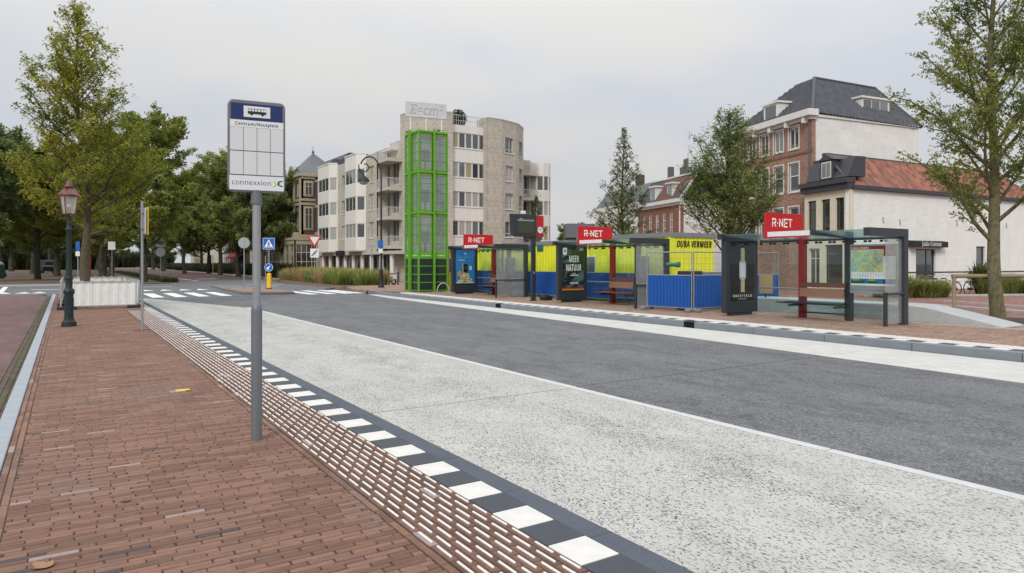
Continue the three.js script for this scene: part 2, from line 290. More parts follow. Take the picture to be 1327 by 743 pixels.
{
  const r = rng(19), spots = [], add = (x, z, l, turn = 0) => {
    const q = r(); let tone = q < 0.012 ? paleTone : q < 0.02 ? greyTone : tones[Math.floor(r() * tones.length)];
    const st = stain(x, z), v = 0.9 + 0.2 * fbm(x * 2.3, z * 1.7, 0, 0, 73, 3);
    const col = mix3(mul(tone, v), [0.235, 0.165, 0.145], 0.5 * st);
    spots.push({ x, y: TOP - 0.002 + 0.004 * (r() - 0.5) - 0.001, z, l, turn: turn + 0.012 * (r() - 0.5), rx: 0.010 * (r() - 0.5), rz: 0.010 * (r() - 0.5), tone, col, k: r() * 0.999 });
  };
  let row = 0;
  for (let z = 3.0; z > -45.4; z -= BW, row++) {
    const x0 = -0.335, x1 = z < -41 ? 2.55 - (41 + z) * -0.12 : z < -28.2 ? 2.43 : 1.765;
    let x = x0 - ((row % 2) * 0.5 + 0.26 * (r() - 0.5) + 0.22 * Math.sin(row * 0.013) + 0.3) * BL;
    for (; x < x1; x += BL * (0.985 + 0.04 * r())) { const a = Math.max(x, x0), b = Math.min(x + BL, x1); if (b - a > 0.03) add((a + b) / 2, z, (b - a) * (BL - JT) / BL); }
  }
  for (let z = 3.0; z > -45; z -= BL) { add(-0.362, z, BL, Math.PI / 2); add(-0.416, z - 0.12, BL, Math.PI / 2); }
  for (let z = 3.0; z > -28.2; z -= BL) add(1.797, z, BL, Math.PI / 2);
  for (const s of spots) s.l = s.l > BL * 0.9 ? BL : s.l;
  layBricks('brick', 'brick_paving', spots, bricks4, platform, 300);
}
// tactile band: bricks laid lengthwise, each with a white raised bar
{
  const r = rng(23), spots = [], cw = 0.0665, geos = [0.1, 0.45, 0.7].map((o) => brickGeo(BL - JT, cw - JT, 0.05, o)), rib = rbox(0.182, 0.012, 0.0125, 0.003, 0, 0.003, 0, 1);
  const darker = tones.map((t) => mul(t, 0.74)), palePink = [0.34, 0.28, 0.27];
  const ribWhite = mat(0.72, 0.71, 0.69, { roughness: 0.7, mottle: 0.2 });
  for (let c = 0; c < 9; c++) for (let z = 3.0 - (c % 2) * 0.5 * BL - 0.03 * r(); z > -28; z -= BL) {
    const q = r(), pale = q < 0.03; const tone = pale ? palePink : darker[Math.floor(r() * darker.length)];
    spots.push({ x: 1.833 + cw * (c + 0.5), y: TOP - 0.002 + 0.003 * (r() - 0.5), z, l: BL, turn: Math.PI / 2 + 0.008 * (r() - 0.5), rx: 0, rz: 0.006 * (r() - 0.5), tone, col: mul(tone, 0.92 + 0.16 * r()), k: r() * 0.999 });
  }
  const rest = layBricks('tactile_brick', 'tactile_paving', spots, geos, platform, 300, (o) => part('raised_bar', rib, ribWhite, o));
  const im = shade(new THREE.InstancedMesh(rib, ribWhite, rest.length)); im.name = 'raised_bars'; im.userData = { kind: 'stuff' };
  rest.forEach((s, i) => im.setMatrixAt(i, M4(s.x, s.y, s.z, 0, s.turn, 0))); platform.add(im);
}
// black and white kerb tiles
const tileWhite = mat(0.62, 0.61, 0.585, { roughness: 0.75, mottle: 0.9, bump: 0.001 }), tileBlack = mat(0.040, 0.047, 0.062, { roughness: 0.6, mottle: 0.55, bump: 0.001 });
{
  const g = rbox(0.286, 0.06, 0.315, 0.005, 0, -0.03, 0, 1), r = rng(29);
  for (let k = -21; k < 112; k++) part('kerb_tile', g, k % 2 ? tileBlack : tileWhite, platform, [2.576, TOP - 0.001 + 0.003 * (r() - 0.5), -3.83 - 0.3215 * k]).rotation.set(0.006 * (r() - 0.5), 0.008 * (r() - 0.5), 0.006 * (r() - 0.5));
}
// ribbed docking kerb that slopes down to the lane, in one-metre blocks
{
  const ribBump = dataTex(256, 256, (x, y) => 0.5 + 0.5 * Math.sin(y / 256 * 2 * Math.PI * 6), false);
  const km = mat(0.125, 0.150, 0.185, { roughness: 0.75, mottle: 1.3 }); km.bumpMap = sized(ribBump, 0.145); km.bumpScale = 0.02;
  const pts = [[2.724, -0.09], [2.724, TOP], [2.90, TOP - 0.004], [2.945, TOP - 0.03], [2.972, TOP - 0.07], [3.0, 0.045], [3.03, 0.02], [3.077, 0.006], [3.077, -0.09]];
  const g = boxUV(prism(pts, 0.988).applyMatrix4(M4(0, 0, -0.994)));
  for (let z = 4.7; z > -40; z -= 1) part('docking_kerb_block', g, km, platform, [0, 0.0005, z]);
}
// plain kerb and mossy gutter on the left side
{
  const km = mat(0.30, 0.33, 0.365, { roughness: 0.85, mottle: 1.6, bump: 0.0015 }), g = rbox(0.152, 0.27, 0.992, 0.014, 0, -0.135, 0, 2), r = rng(37);
  for (let z = 4; z > -45; z -= 1) part('kerb_block', g, km, platform, [-0.524, TOP + 0.006 + 0.003 * (r() - 0.5), z - 0.5]);
  const gm = [], spots = [];
  for (let z = 4; z > -46; z -= 0.21) for (let c = 0; c < 3; c++) spots.push([-0.642 - c * 0.082, z - (c % 2) * 0.1]);
  const bg = brickGeo(0.204, 0.077, 0.06, 0.2), im = shade(new THREE.InstancedMesh(bg, brickMat(lin(1, 1, 1)), spots.length));
  spots.forEach(([x, z], i) => { const m = fbm(x * 9, z * 1.3, 0, 0, 83, 3), c = mix3([0.115, 0.085, 0.065], [0.075, 0.085, 0.035], smooth(0.4, 0.7, m)); im.setMatrixAt(i, M4(x, 0.012 + 0.006 * (r() - 0.5), z, 0, Math.PI / 2, 0.02 * (r() - 0.5))); im.setColorAt(i, lin(...mul(c, 0.8 + 0.4 * r()))); });
  im.name = 'gutter_paving'; im.userData = { kind: 'stuff' }; platform.add(im);
}
// valve cover, dry leaves and crumbs lying on the platform
{
  const t = thing('valve_cover', 'small yellow utility valve marker set in brick platform', 'valve cover', [1.24, TOP, -10.0]);
  part('cover_plate', [rbox(0.20, 0.02, 0.12, 0.008, 0, 0.002, 0, 1)], mat(0.24, 0.22, 0.21, { roughness: 0.6, mottle: 0.2 }), t);
  part('marker', [rbox(0.17, 0.012, 0.085, 0.005, 0.06, 0.014, -0.02, 1)], yellowPaint, t);
  const leafG = (() => { const s = new THREE.Shape(); s.moveTo(0, -0.06); s.quadraticCurveTo(0.05, -0.05, 0.055, 0); s.lineTo(0.03, 0.01); s.quadraticCurveTo(0.035, 0.05, 0, 0.075); s.quadraticCurveTo(-0.04, 0.04, -0.03, 0.012); s.lineTo(-0.06, 0.0); s.quadraticCurveTo(-0.045, -0.05, 0, -0.06); const g = new THREE.ExtrudeGeometry(s, { depth: 0.001, bevelEnabled: false, curveSegments: 6 }); const p = g.attributes.position; for (let i = 0; i < p.count; i++) p.setZ(i, p.getZ(i) + 3.2 * p.getX(i) ** 2 + 1.5 * p.getY(i) ** 2); g.computeVertexNormals(); return g.applyMatrix4(M4(0, 0, 0, -Math.PI / 2)); })();
  single('fallen_leaf', 'curled tan dry leaf on bricks at bottom left corner', 'leaf', leafG, mat(0.30, 0.16, 0.08, { mottle: 0.2 }), [-0.11, TOP + 0.003, -4.66]).rotation.y = 0.6;
  single('fallen_leaf', 'small dark dry leaf on bricks left of the bus stop pole', 'leaf', leafG, mat(0.14, 0.08, 0.05, { mottle: 0.2 }), [0.36, TOP + 0.003, -5.62]).scale.setScalar(0.6);
}
// --- far platform -------------------------------------------------------------------------------------------------
const FT = 0.18;
const pavTex = brickTex(14, 40, [0.29, 0.185, 0.135], [0.13, 0.10, 0.08], 0.5, 2.2, 131, 0.25);
const pavMat = new THREE.MeshStandardMaterial({ map: sized(pavTex, 2.9, 2.7), roughness: 0.9 });
const farPlat = setting('far_platform', [slabXZ([[16.08, NEAR_Z], [21.6, NEAR_Z], [21.6, -49], [18.6, -49], [16.4, -46.5], [15.6, -43], [15.62, -40.6], [16.08, -37.6]], -0.1, FT)], pavMat, 'brown brick platform under the row of bus shelters');
part('edge_bed', [slabXZ([[15.1, NEAR_Z], [16.075, NEAR_Z], [16.075, -37.5], [15.62, -40.6], [15.72, -39.5], [15.36, -35], [15.14, -24]], -0.1, FT - 0.03)], sandJoint, farPlat);
{
  const km = mat(0.185, 0.210, 0.235, { roughness: 0.85, mottle: 2.1, bump: 0.002 }), r = rng(43), L = 2.0;
  let z = 4.43, i = 0;
  const path = (zz) => zz > -24 ? 15.0 : zz > -34 ? 15.0 + 0.21 * smooth(-24, -34, zz) : 15.21 + 0.45 * ((-34 - zz) / 6.5) ** 2;
  while (z > -40) {
    let l = L; const drain = Math.abs(z - (-13.57)) < 0.01 || Math.abs(z - (-23.93)) < 0.4 && i > 10;
    if (drain) {   // a gully box in the kerb line
      const x = path(z), t = part('kerb_drain', [span(0, 0.05, 0.02, 0.17, -0.38, -0.36), span(0, 0.05, 0.02, 0.17, -0.02, 0), span(0, 0.34, 0.155, 0.182, -0.38, 0), span(0.03, 0.34, -0.05, 0.02, -0.38, 0), ...[0.095, 0.19, 0.285].map((k) => span(0.004, 0.035, 0.02, 0.16, -k - 0.012, -k + 0.012))], blackish, farPlat, [x, 0, z]); t.userData.label = 'black cast iron gully in the far kerb'; z -= 0.38; i++;
    }
    const x0 = path(z), x1 = path(z - l), a = Math.atan2(x1 - x0, l), g = rbox(0.2, 0.30, l - 0.012, 0.018, 0, -0.15, 0, 2);
    const k = part('kerb_block', g, km, farPlat, [(x0 + x1) / 2 + 0.1, FT + 0.003 + 0.004 * (r() - 0.5), z - l / 2]); k.rotation.y = -a; z -= l; i++;
  }
  const g = rbox(0.286, 0.06, 0.31, 0.004, 0, -0.03, 0, 1);
  for (let k = 0; k < 122; k++) { const zz = 3.6 - 0.3215 * k, x = path(zz) + 0.355; part('kerb_tile', g, k % 2 ? tileBlack : tileWhite, farPlat, [x, FT + 0.002 + 0.002 * (r() - 0.5), zz]); }
  const spots = [], cw = 0.0665;
  for (let c = 0; c < 8; c++) for (let zz = 3 - (c % 2) * 0.13; zz > -36; zz -= BL) spots.push([path(zz) + 0.51 + cw * (c + 0.5), zz]);
  const tg = brickGeo(BL - JT, cw - JT, 0.05, 0.1), tm = new THREE.InstancedMesh(tg, brickMat(lin(1, 1, 1)), spots.length), rb = new THREE.InstancedMesh(rbox(0.215, 0.012, 0.030, 0.003, 0, 0.003, 0, 1), mat(0.66, 0.65, 0.62, { mottle: 0.4 }), spots.length);
  spots.forEach(([x, zz], j) => { tm.setMatrixAt(j, M4(x, FT, zz, 0, Math.PI / 2)); tm.setColorAt(j, lin(...mul([0.40, 0.35, 0.31], 0.8 + 0.4 * r()))); rb.setMatrixAt(j, M4(x, FT, zz, 0, Math.PI / 2)); });
  for (const [o, n] of [[tm, 'tactile_paving'], [rb, 'raised_bars']]) { shade(o); o.name = n; o.userData = { kind: 'stuff' }; farPlat.add(o); }
}
// streets and pavements behind the far platform
const streetMat = new THREE.MeshStandardMaterial({ map: sized(brickTex(12, 30, [0.22, 0.105, 0.085], [0.09, 0.06, 0.05], 0.45, 2, 137, 0.25), 2.6, 2.3), roughness: 0.9 });
setting('brick_street', [slabXZ([[21.61, NEAR_Z + 6], [70, NEAR_Z + 6], [70, -60], [21.61, -49]], -0.11, 0.10)], streetMat, 'red brick side street behind the far platform');
setting('corner_pavement', [slabXZ([[16.91, -50.5], [21.6, -49.01], [70, -60.02], [70, -130], [24, -130], [21.2, -100], [19.01, -80]], -0.1, 0.12)], pavMat, 'brick pavement in front of the apartment block');
const paleKerb = mat(0.42, 0.42, 0.40, { roughness: 0.9, mottle: 2 });
setting('street_kerb', [bar([22.2, 0.14, 6], [30.2, 0.14, -16], 0.25, 0.1), bar([24.5, 0.13, 6], [33.5, 0.13, -15.5], 0.12, 0.07), bar([21.7, 0.185, 6], [19.9, 0.185, -10], 0.1, 0.03)], paleKerb, 'pale kerb lines across the brick side street');
setting('dirt_field', [slabXZ([[-120, -68.3], [5, -68.3], [8.2, -70], [9.4, -82], [8, -320], [-120, -320]], -0.1, 0.05)], mat(0.105, 0.074, 0.052, { roughness: 1, mottle: 6 }), 'brown bare earth under the avenue trees');
setting('field_kerb', [span(-120, 4.6, -0.05, 0.10, -68.28, -67.3)], paleKerb, 'pale kerb along the edge of the bare earth');
setting('verge_kerb', [bar([19.3, 0.06, -80], [21.3, 0.06, -100], 0.3, 0.16), bar([21.3, 0.06, -100], [24.3, 0.06, -318], 0.3, 0.16)], paleKerb, 'pale kerb along the far side of the avenue');

// zebra crossing, give-way teeth and lane lines
const roadWhite = mat(0.70, 0.71, 0.71, { roughness: 0.8, mottle: 0.8 });
{
  const zebra = new THREE.Group(); zebra.name = 'zebra_crossing'; zebra.userData = { kind: 'structure', label: 'white zebra crossing bars across the bus road', category: 'marking' }; scene.add(zebra);
  const g = sheet([[-0.3, 2.9], [0.3, 2.9], [0.3, -2.9], [-0.3, -2.9]], 0);
  for (const x of [3.0, 4.18, 5.3, 6.45, 7.66]) part('crossing_bar', g, roadWhite, zebra, [x, 0.004, -44.2]);
  for (const x of [12.35, 13.42, 14.5, 15.2]) part('crossing_bar', g, roadWhite, zebra, [x, 0.004, -43.4]);
  const teeth = new THREE.Group(); teeth.name = 'give_way_teeth'; teeth.userData = { kind: 'structure', label: 'row of white give-way triangles beyond the crossing', category: 'marking' }; scene.add(teeth);
  const tg = sheet([[-0.42, 1.1], [0.42, 1.1], [0, -1.1]], 0);
  for (const x of [-4.2, -3.2, -2.2, -1.4, 3.4, 4.55, 5.68, 6.85, 7.95]) part('tooth_mark', tg, roadWhite, teeth, [x, 0.004, -52.4]);
  const lines = new THREE.Group(); lines.name = 'road_lines'; lines.userData = { kind: 'structure', label: 'thin white lane lines at the junction', category: 'marking' }; scene.add(lines);
  const ln = (a, b, w) => { const dx = b[0] - a[0], dz = b[1] - a[1], l = Math.hypot(dx, dz), nx = -dz / l * w / 2, nz = dx / l * w / 2; part('line_mark', sheet([[a[0] + nx, a[1] + nz], [b[0] + nx, b[1] + nz], [b[0] - nx, b[1] - nz], [a[0] - nx, a[1] - nz]], 0.004), roadWhite, lines); };
  ln([-3.4, -52], [-3.9, -66], 0.3); ln([-2, -58], [0.5, -58], 0.5); ln([3, -60], [7, -60], 0.3); ln([12.6, -86], [15, -87.6], 0.7); ln([11.6, -78], [11, -96], 0.25); ln([13, -62], [16, -61.5], 0.3); ln([-3.2, -20], [-3.2, -22], 0.12); ln([-2.0, -15.9], [-1.2, -15.9], 0.1);
  ln([10.4, -56], [12, -56.2], 0.5); ln([13, -56.6], [14.4, -56.9], 0.5);
}
// traffic island
{
  const o = setting('traffic_island', [slabXZ([[8.75, -42.6], [9.3, -41.6], [10.6, -41.1], [11.4, -41.2], [11.75, -43], [11.7, -50], [11.2, -56.5], [10.2, -57.2], [9.4, -57], [8.95, -50]], -0.05, 0.13)], mat(0.16, 0.16, 0.16, { roughness: 0.9 }), 'kerbed traffic island in the middle of the junction');
  part('island_paving', [slabXZ([[8.95, -42.7], [9.4, -41.85], [10.6, -41.35], [11.25, -41.45], [11.55, -43], [11.5, -50], [9.15, -50]], 0.13, 0.145)], pavMat, o);
}
// ================================================================ NEAR STREET FURNITURE
// a flat printed face: thin box whose front (+z) carries the print
function plate(w, h, d, tex, o = {}) {
  const g = new THREE.PlaneGeometry(w, h).toNonIndexed();
  return { g, m: new THREE.MeshStandardMaterial({ map: tex, roughness: o.roughness ?? 0.4, ...o }) };
}
function printed(name, w, h, tex, parent, pos, ry = 0, o) { const p = plate(w, h, 0, tex, o), m = part(name, p.g, p.m, parent, pos); m.rotation.y = ry; return m; }
function text3(str, size, depth, f = font) { const g = new TextGeometry(str, { font: f, size, depth, curveSegments: 3, bevelEnabled: false }); g.computeBoundingBox(); return g.toNonIndexed(); }
const poleBand = (x, y, z, r) => cyl(r, r, 0.03, x, y, z, 14);

// --- bus stop flag sign ---
{
  const t = thing('bus_stop_sign', 'tall white and blue bus stop sign on grey pole in the foreground', 'bus stop sign', [1.54, TOP, -6.88], -0.14);
  part('pole', [cyl(0.038, 0.038, 1.2, 0, 1.8, 0, 20)], galv, t);
  part('pole_sleeve', [lathe([[0.051, -0.02], [0.051, 1.24], [0.048, 1.27], [0.039, 1.30]], 20)], galvDark, t);
  const bodyMat = mat(0.16, 0.17, 0.18, { roughness: 0.4, mottle: 0.6, metalness: 0.3 });
  const s = new THREE.Shape(), W = 0.285, H0 = 2.36, H1 = 3.285, R = 0.05;
  s.moveTo(-W + R, H0); s.lineTo(W - R, H0); s.absarc(W - R, H0 + R, R, -Math.PI / 2, 0); s.lineTo(W, H1 - R); s.absarc(W - R, H1 - R, R, 0, Math.PI / 2); s.lineTo(-W + R, H1); s.absarc(-W + R, H1 - R, R, Math.PI / 2, Math.PI); s.lineTo(-W, H0 + R); s.absarc(-W + R, H0 + R, R, Math.PI, 1.5 * Math.PI);
  part('sign_case', [new THREE.ExtrudeGeometry(s, { depth: 0.07, bevelEnabled: true, bevelSize: 0.008, bevelThickness: 0.008, bevelSegments: 2 }).applyMatrix4(M4(0, 0, -0.035))], bodyMat, t);
  part('socket', [cyl(0.058, 0.058, 0.14, 0, 2.30, 0, 18)], bodyMat, t);
  const face = 0.046;
  const navy = part('blue_header', [rbox(0.525, 0.165, 0.006, 0.002, 0, 3.175, face, 1)], mat(0.006, 0.022, 0.12, { roughness: 0.35, mottle: 0.8 }), t);
  part('bus_pictogram', [rbox(0.27, 0.115, 0.004, 0.0019, 0, 3.175, face + 0.005, 1)], signWhite, navy);
  part('bus_symbol', [rbox(0.185, 0.055, 0.003, 0.0014, 0, 3.18, face + 0.0085, 1), cyl(0.013, 0.013, 0.003, -0.055, 3.15, face + 0.0085, 12, Math.PI / 2), cyl(0.013, 0.013, 0.003, 0.055, 3.15, face + 0.0085, 12, Math.PI / 2)], blackish, navy);
  part('bus_window_row', [-0.075, -0.043, -0.011, 0.021, 0.053, 0.08].map((x) => rbox(0.024, 0.022, 0.002, 0.0009, x, 3.19, face + 0.0111, 1)), signWhite, navy);
  const nameTex = canvasTex(1024, 136, (g, w, h) => { g.fillStyle = '#d6d9de'; g.fillRect(0, 0, w, h); g.fillStyle = '#15171d'; g.font = 'bold 88px sans-serif'; g.textAlign = 'center'; g.textBaseline = 'middle'; g.fillText('Centrum/Houtplein', w / 2, h / 2 + 4, w * 0.86); });
  printed('stop_name_strip', 0.545, 0.072, nameTex, t, [0, 3.05, face]);
  const pm = mat(0.60, 0.62, 0.65, { roughness: 0.4, mottle: 0 }), pg = rbox(0.132, 0.238, 0.006, 0.002, 0, 0, 0, 1);
  for (const y of [2.892, 2.645]) for (let i = 0; i < 4; i++) part('blank_panel', pg, pm, t, [-0.2055 + i * 0.137, y, face]);
  const brand = canvasTex(1024, 320, (g, w, h) => {
    g.fillStyle = '#d3d7de'; g.fillRect(0, 0, w, h); g.fillStyle = '#1c2f55'; g.font = '150px sans-serif'; g.textBaseline = 'middle'; g.fillText('connexxion', 40, h / 2 - 6, 745);
    g.lineWidth = 30; g.lineCap = 'round'; g.strokeStyle = '#9cc63c'; g.beginPath(); g.moveTo(830, 120); g.quadraticCurveTo(920, 160, 830, 225); g.stroke();
    g.strokeStyle = '#1c2f55'; g.beginPath(); g.moveTo(985, 95); g.quadraticCurveTo(880, 120, 930, 150); g.quadraticCurveTo(880, 180, 985, 210); g.stroke();
  });
  printed('operator_panel', 0.555, 0.148, brand, t, [0, 2.442, face]);
  for (const c of t.children) if (!c.name.startsWith('pole')) { c.scale.set(0.885, 0.925, 0.9); c.position.set(c.position.x * 0.885, c.position.y * 0.925 + 0.205, c.position.z * 0.9); }
}
// --- green heritage lamp post ---
{
  const t = thing('heritage_lamp_post', 'dark green cast iron lamp post with copper topped lantern', 'lamp post', [0.07, TOP, -21.96], 0.3);
  part('post', [lathe([[0.001, 2.98], [0.03, 2.98], [0.045, 2.93], [0.04, 2.86], [0.046, 2.80], [0.058, 2.74], [0.05, 2.66], [0.085, 2.63], [0.085, 2.58], [0.062, 2.55], [0.055, 2.3], [0.062, 2.25], [0.055, 2.2], [0.075, 1.35], [0.1, 1.32], [0.1, 1.27], [0.085, 1.24], [0.085, 1.02], [0.13, 0.98], [0.135, 0.9], [0.105, 0.84], [0.11, 0.22], [0.13, 0.2]], 18)], lampGreen, t);
  part('foot', [cyl(0.185, 0.175, 0.12, 0, 0.06, 0, 12), cyl(0.175, 0.13, 0.05, 0, 0.145, 0, 12), cyl(0.13, 0.12, 0.06, 0, 0.195, 0, 12)], blackish, t);
  part('hatch', [rbox(0.09, 0.3, 0.02, 0.006, 0.04, 0.62, 0.1, 1)], lampGreen, t);
  const copper = mat(0.15, 0.06, 0.05, { roughness: 0.5, metalness: 0.2, mottle: 0.4 }), frameM = mat(0.18, 0.05, 0.04, { roughness: 0.5, mottle: 0.3 });
  part('lantern_frame', [0, 1, 2, 3].flatMap((i) => { const a = i * Math.PI / 2 + Math.PI / 4, b = a + Math.PI / 2, c = Math.cos, s = Math.sin; return [bar([0.155 * c(a), 3.02, 0.155 * s(a)], [0.235 * c(a), 3.5, 0.235 * s(a)], 0.022, 0.022), bar([0.235 * c(a), 3.5, 0.235 * s(a)], [0.235 * c(b), 3.5, 0.235 * s(b)], 0.028, 0.028), bar([0.155 * c(a), 3.02, 0.155 * s(a)], [0.155 * c(b), 3.02, 0.155 * s(b)], 0.028, 0.028)]; }), frameM, t);
  part('lantern_roof', [new THREE.CylinderGeometry(0.09, 0.285, 0.21, 4, 1, false, 0).toNonIndexed().applyMatrix4(M4(0, 3.63, 0, 0, 0, 0)), cyl(0.10, 0.07, 0.1, 0, 3.79, 0, 12), cyl(0.12, 0.115, 0.03, 0, 3.755, 0, 12), lathe([[0.001, 4.02], [0.012, 3.99], [0.03, 3.95], [0.02, 3.92], [0.06, 3.88], [0.07, 3.84]], 10)], copper, t);
  for (let i = 0; i < 4; i++) {
    const a = i * Math.PI / 2 + Math.PI / 4, b = a + Math.PI / 2, P = [[0.15 * Math.cos(a), 3.03, 0.15 * Math.sin(a)], [0.15 * Math.cos(b), 3.03, 0.15 * Math.sin(b)], [0.228 * Math.cos(b), 3.49, 0.228 * Math.sin(b)], [0.228 * Math.cos(a), 3.49, 0.228 * Math.sin(a)]];
    const g = new THREE.BufferGeometry(); g.setAttribute('position', new THREE.Float32BufferAttribute([0, 1, 2, 0, 2, 3].flatMap((k) => P[k]), 3)); g.computeVertexNormals();
    part('lantern_pane', [g], new THREE.MeshPhysicalMaterial({ color: lin(0.86, 0.86, 0.82), roughness: 0.25, transmission: 0.7, thickness: 0 }), t);
  }
  part('lamp_holder', [cyl(0.05, 0.045, 0.08, 0, 3.07, 0, 12), cyl(0.035, 0.03, 0.08, 0, 3.15, 0, 12)], blackish, t);
  part('bulb', [new THREE.SphereGeometry(0.045, 10, 8).toNonIndexed().applyMatrix4(M4(0, 3.23, 0))], mat(0.75, 0.74, 0.70, { roughness: 0.3, mottle: 0 }), t);
}
// --- slim post with a sign seen nearly edge-on ---
{
  const t = thing('yellow_edge_sign', 'slim grey post with narrow yellow edged sign seen edge-on', 'sign', [1.62, TOP, -19.68], 0);
  part('pole', [cyl(0.03, 0.03, 3.27, 0, 1.63, 0, 12)], galv, t);
  part('ground_bar', [bar([-0.2, 0.012, 0.02], [0.22, 0.012, -0.02], 0.012)], galvDark, t);
  const s = part('sign_panel', [rbox(0.03, 0.66, 0.5, 0.008, 0.06, 2.76, 0.0, 1)], mat(0.42, 0.45, 0.50, { roughness: 0.5, mottle: 0.5 }), t); s.rotation.y = 0;
  part('yellow_face', [rbox(0.02, 0.70, 0.56, 0.006, 0.11, 2.76, 0, 1)], yellowPaint, t);
  for (const y of [2.95, 2.55]) part('clamp', [rbox(0.10, 0.04, 0.08, 0.01, 0.02, y, 0, 1)], galvDark, t);
}
// --- white barrier panels round the tree pit ---
function corrugated(w, h, pitch, depth, n = 6) {   // an upright corrugated sheet, front towards +z, centred on x, from y = 0 up
  const pts = [], k = Math.round(w / pitch);
  for (let i = 0; i < k; i++) { const x0 = -w / 2 + i * w / k, p = w / k; for (const [u, d] of [[0, 0], [0.12, 1], [0.5, 1], [0.62, 0]]) pts.push([x0 + u * p, d * depth]); }
  pts.push([w / 2, 0]);
  const back = pts.map(([x, d]) => [x, d - 0.006]).reverse(), s = new THREE.Shape([...pts, ...back].map(([x, d]) => new THREE.Vector2(x, d)));
  return boxUV(new THREE.ExtrudeGeometry(s, { depth: h, bevelEnabled: false }).applyMatrix4(M4(0, 0, 0, -Math.PI / 2)).applyMatrix4(M4(0, 0, 0, 0, Math.PI, 0)));
}
{
  const white = mat(0.74, 0.75, 0.74, { roughness: 0.5, mottle: 1.2 }), rimM = mat(0.42, 0.44, 0.45, { roughness: 0.5, metalness: 0.3, mottle: 0.6 }), base = mat(0.03, 0.03, 0.03, { roughness: 0.9, mottle: 0.4 });
  const make = (w) => {
    const t = thing('tree_barrier', '', 'barrier', [0, TOP, 0], 0, 'white barrier panels round the tree pit');
    part('panel', [corrugated(w - 0.08, 0.83, 0.27, 0.014).applyMatrix4(M4(0, 0.14, 0.0))], white, t);
    part('rim', [span(-w / 2, w / 2, 0.97, 1.02, -0.025, 0.025), span(-w / 2, w / 2, 0.10, 0.14, -0.025, 0.025), span(-w / 2, -w / 2 + 0.04, 0.14, 0.97, -0.024, 0.024), span(w / 2 - 0.04, w / 2, 0.14, 0.97, -0.024, 0.024), ...Array.from({ length: Math.round(w / 0.33) }, (_, i) => span(-w / 2 + 0.12 + i * 0.33, -w / 2 + 0.24 + i * 0.33, 1.02, 1.05, -0.02, 0.02))], rimM, t);
    part('foot_block', [rbox(0.55, 0.11, 0.24, 0.02, -w / 2 + 0.1, 0.055, 0, 1)], base, t); part('foot_block', [rbox(0.55, 0.11, 0.24, 0.02, w / 2 - 0.05, 0.055, 0, 1)], base, t);
    return t;
  };
  const a = make(2.3); a.position.set(1.12, TOP, -29.7); a.userData.label = 'white ribbed barrier panel facing the camera before tree trunk';
  const b = make(2.3); b.position.set(1.2, TOP, -39.2); b.userData.label = 'white barrier panel across the back of tree enclosure';
  for (const [x, z, l] of [[-0.16, -31.2, 'white barrier panel seen end-on beside lamp post, nearest the camera'], [-0.14, -34.3, 'white barrier panel on left side of tree pit, in the middle'], [-0.12, -37.2, 'white barrier panel on left side of tree pit, farthest back']]) { const d = make(2.75); d.position.set(x, TOP, z); d.rotation.y = -Math.PI / 2; d.userData.label = l; }
  for (const [x, z, l] of [[2.36, -31.3, 'white barrier panel on right side of tree pit, nearest the camera'], [2.36, -34.3, 'white barrier panel on right side of tree pit, in the middle'], [2.34, -37.2, 'white barrier panel on right side of tree pit, farthest back']]) { const d = make(2.75); d.position.set(x, TOP, z); d.rotation.y = Math.PI / 2; d.userData.label = l; }
}
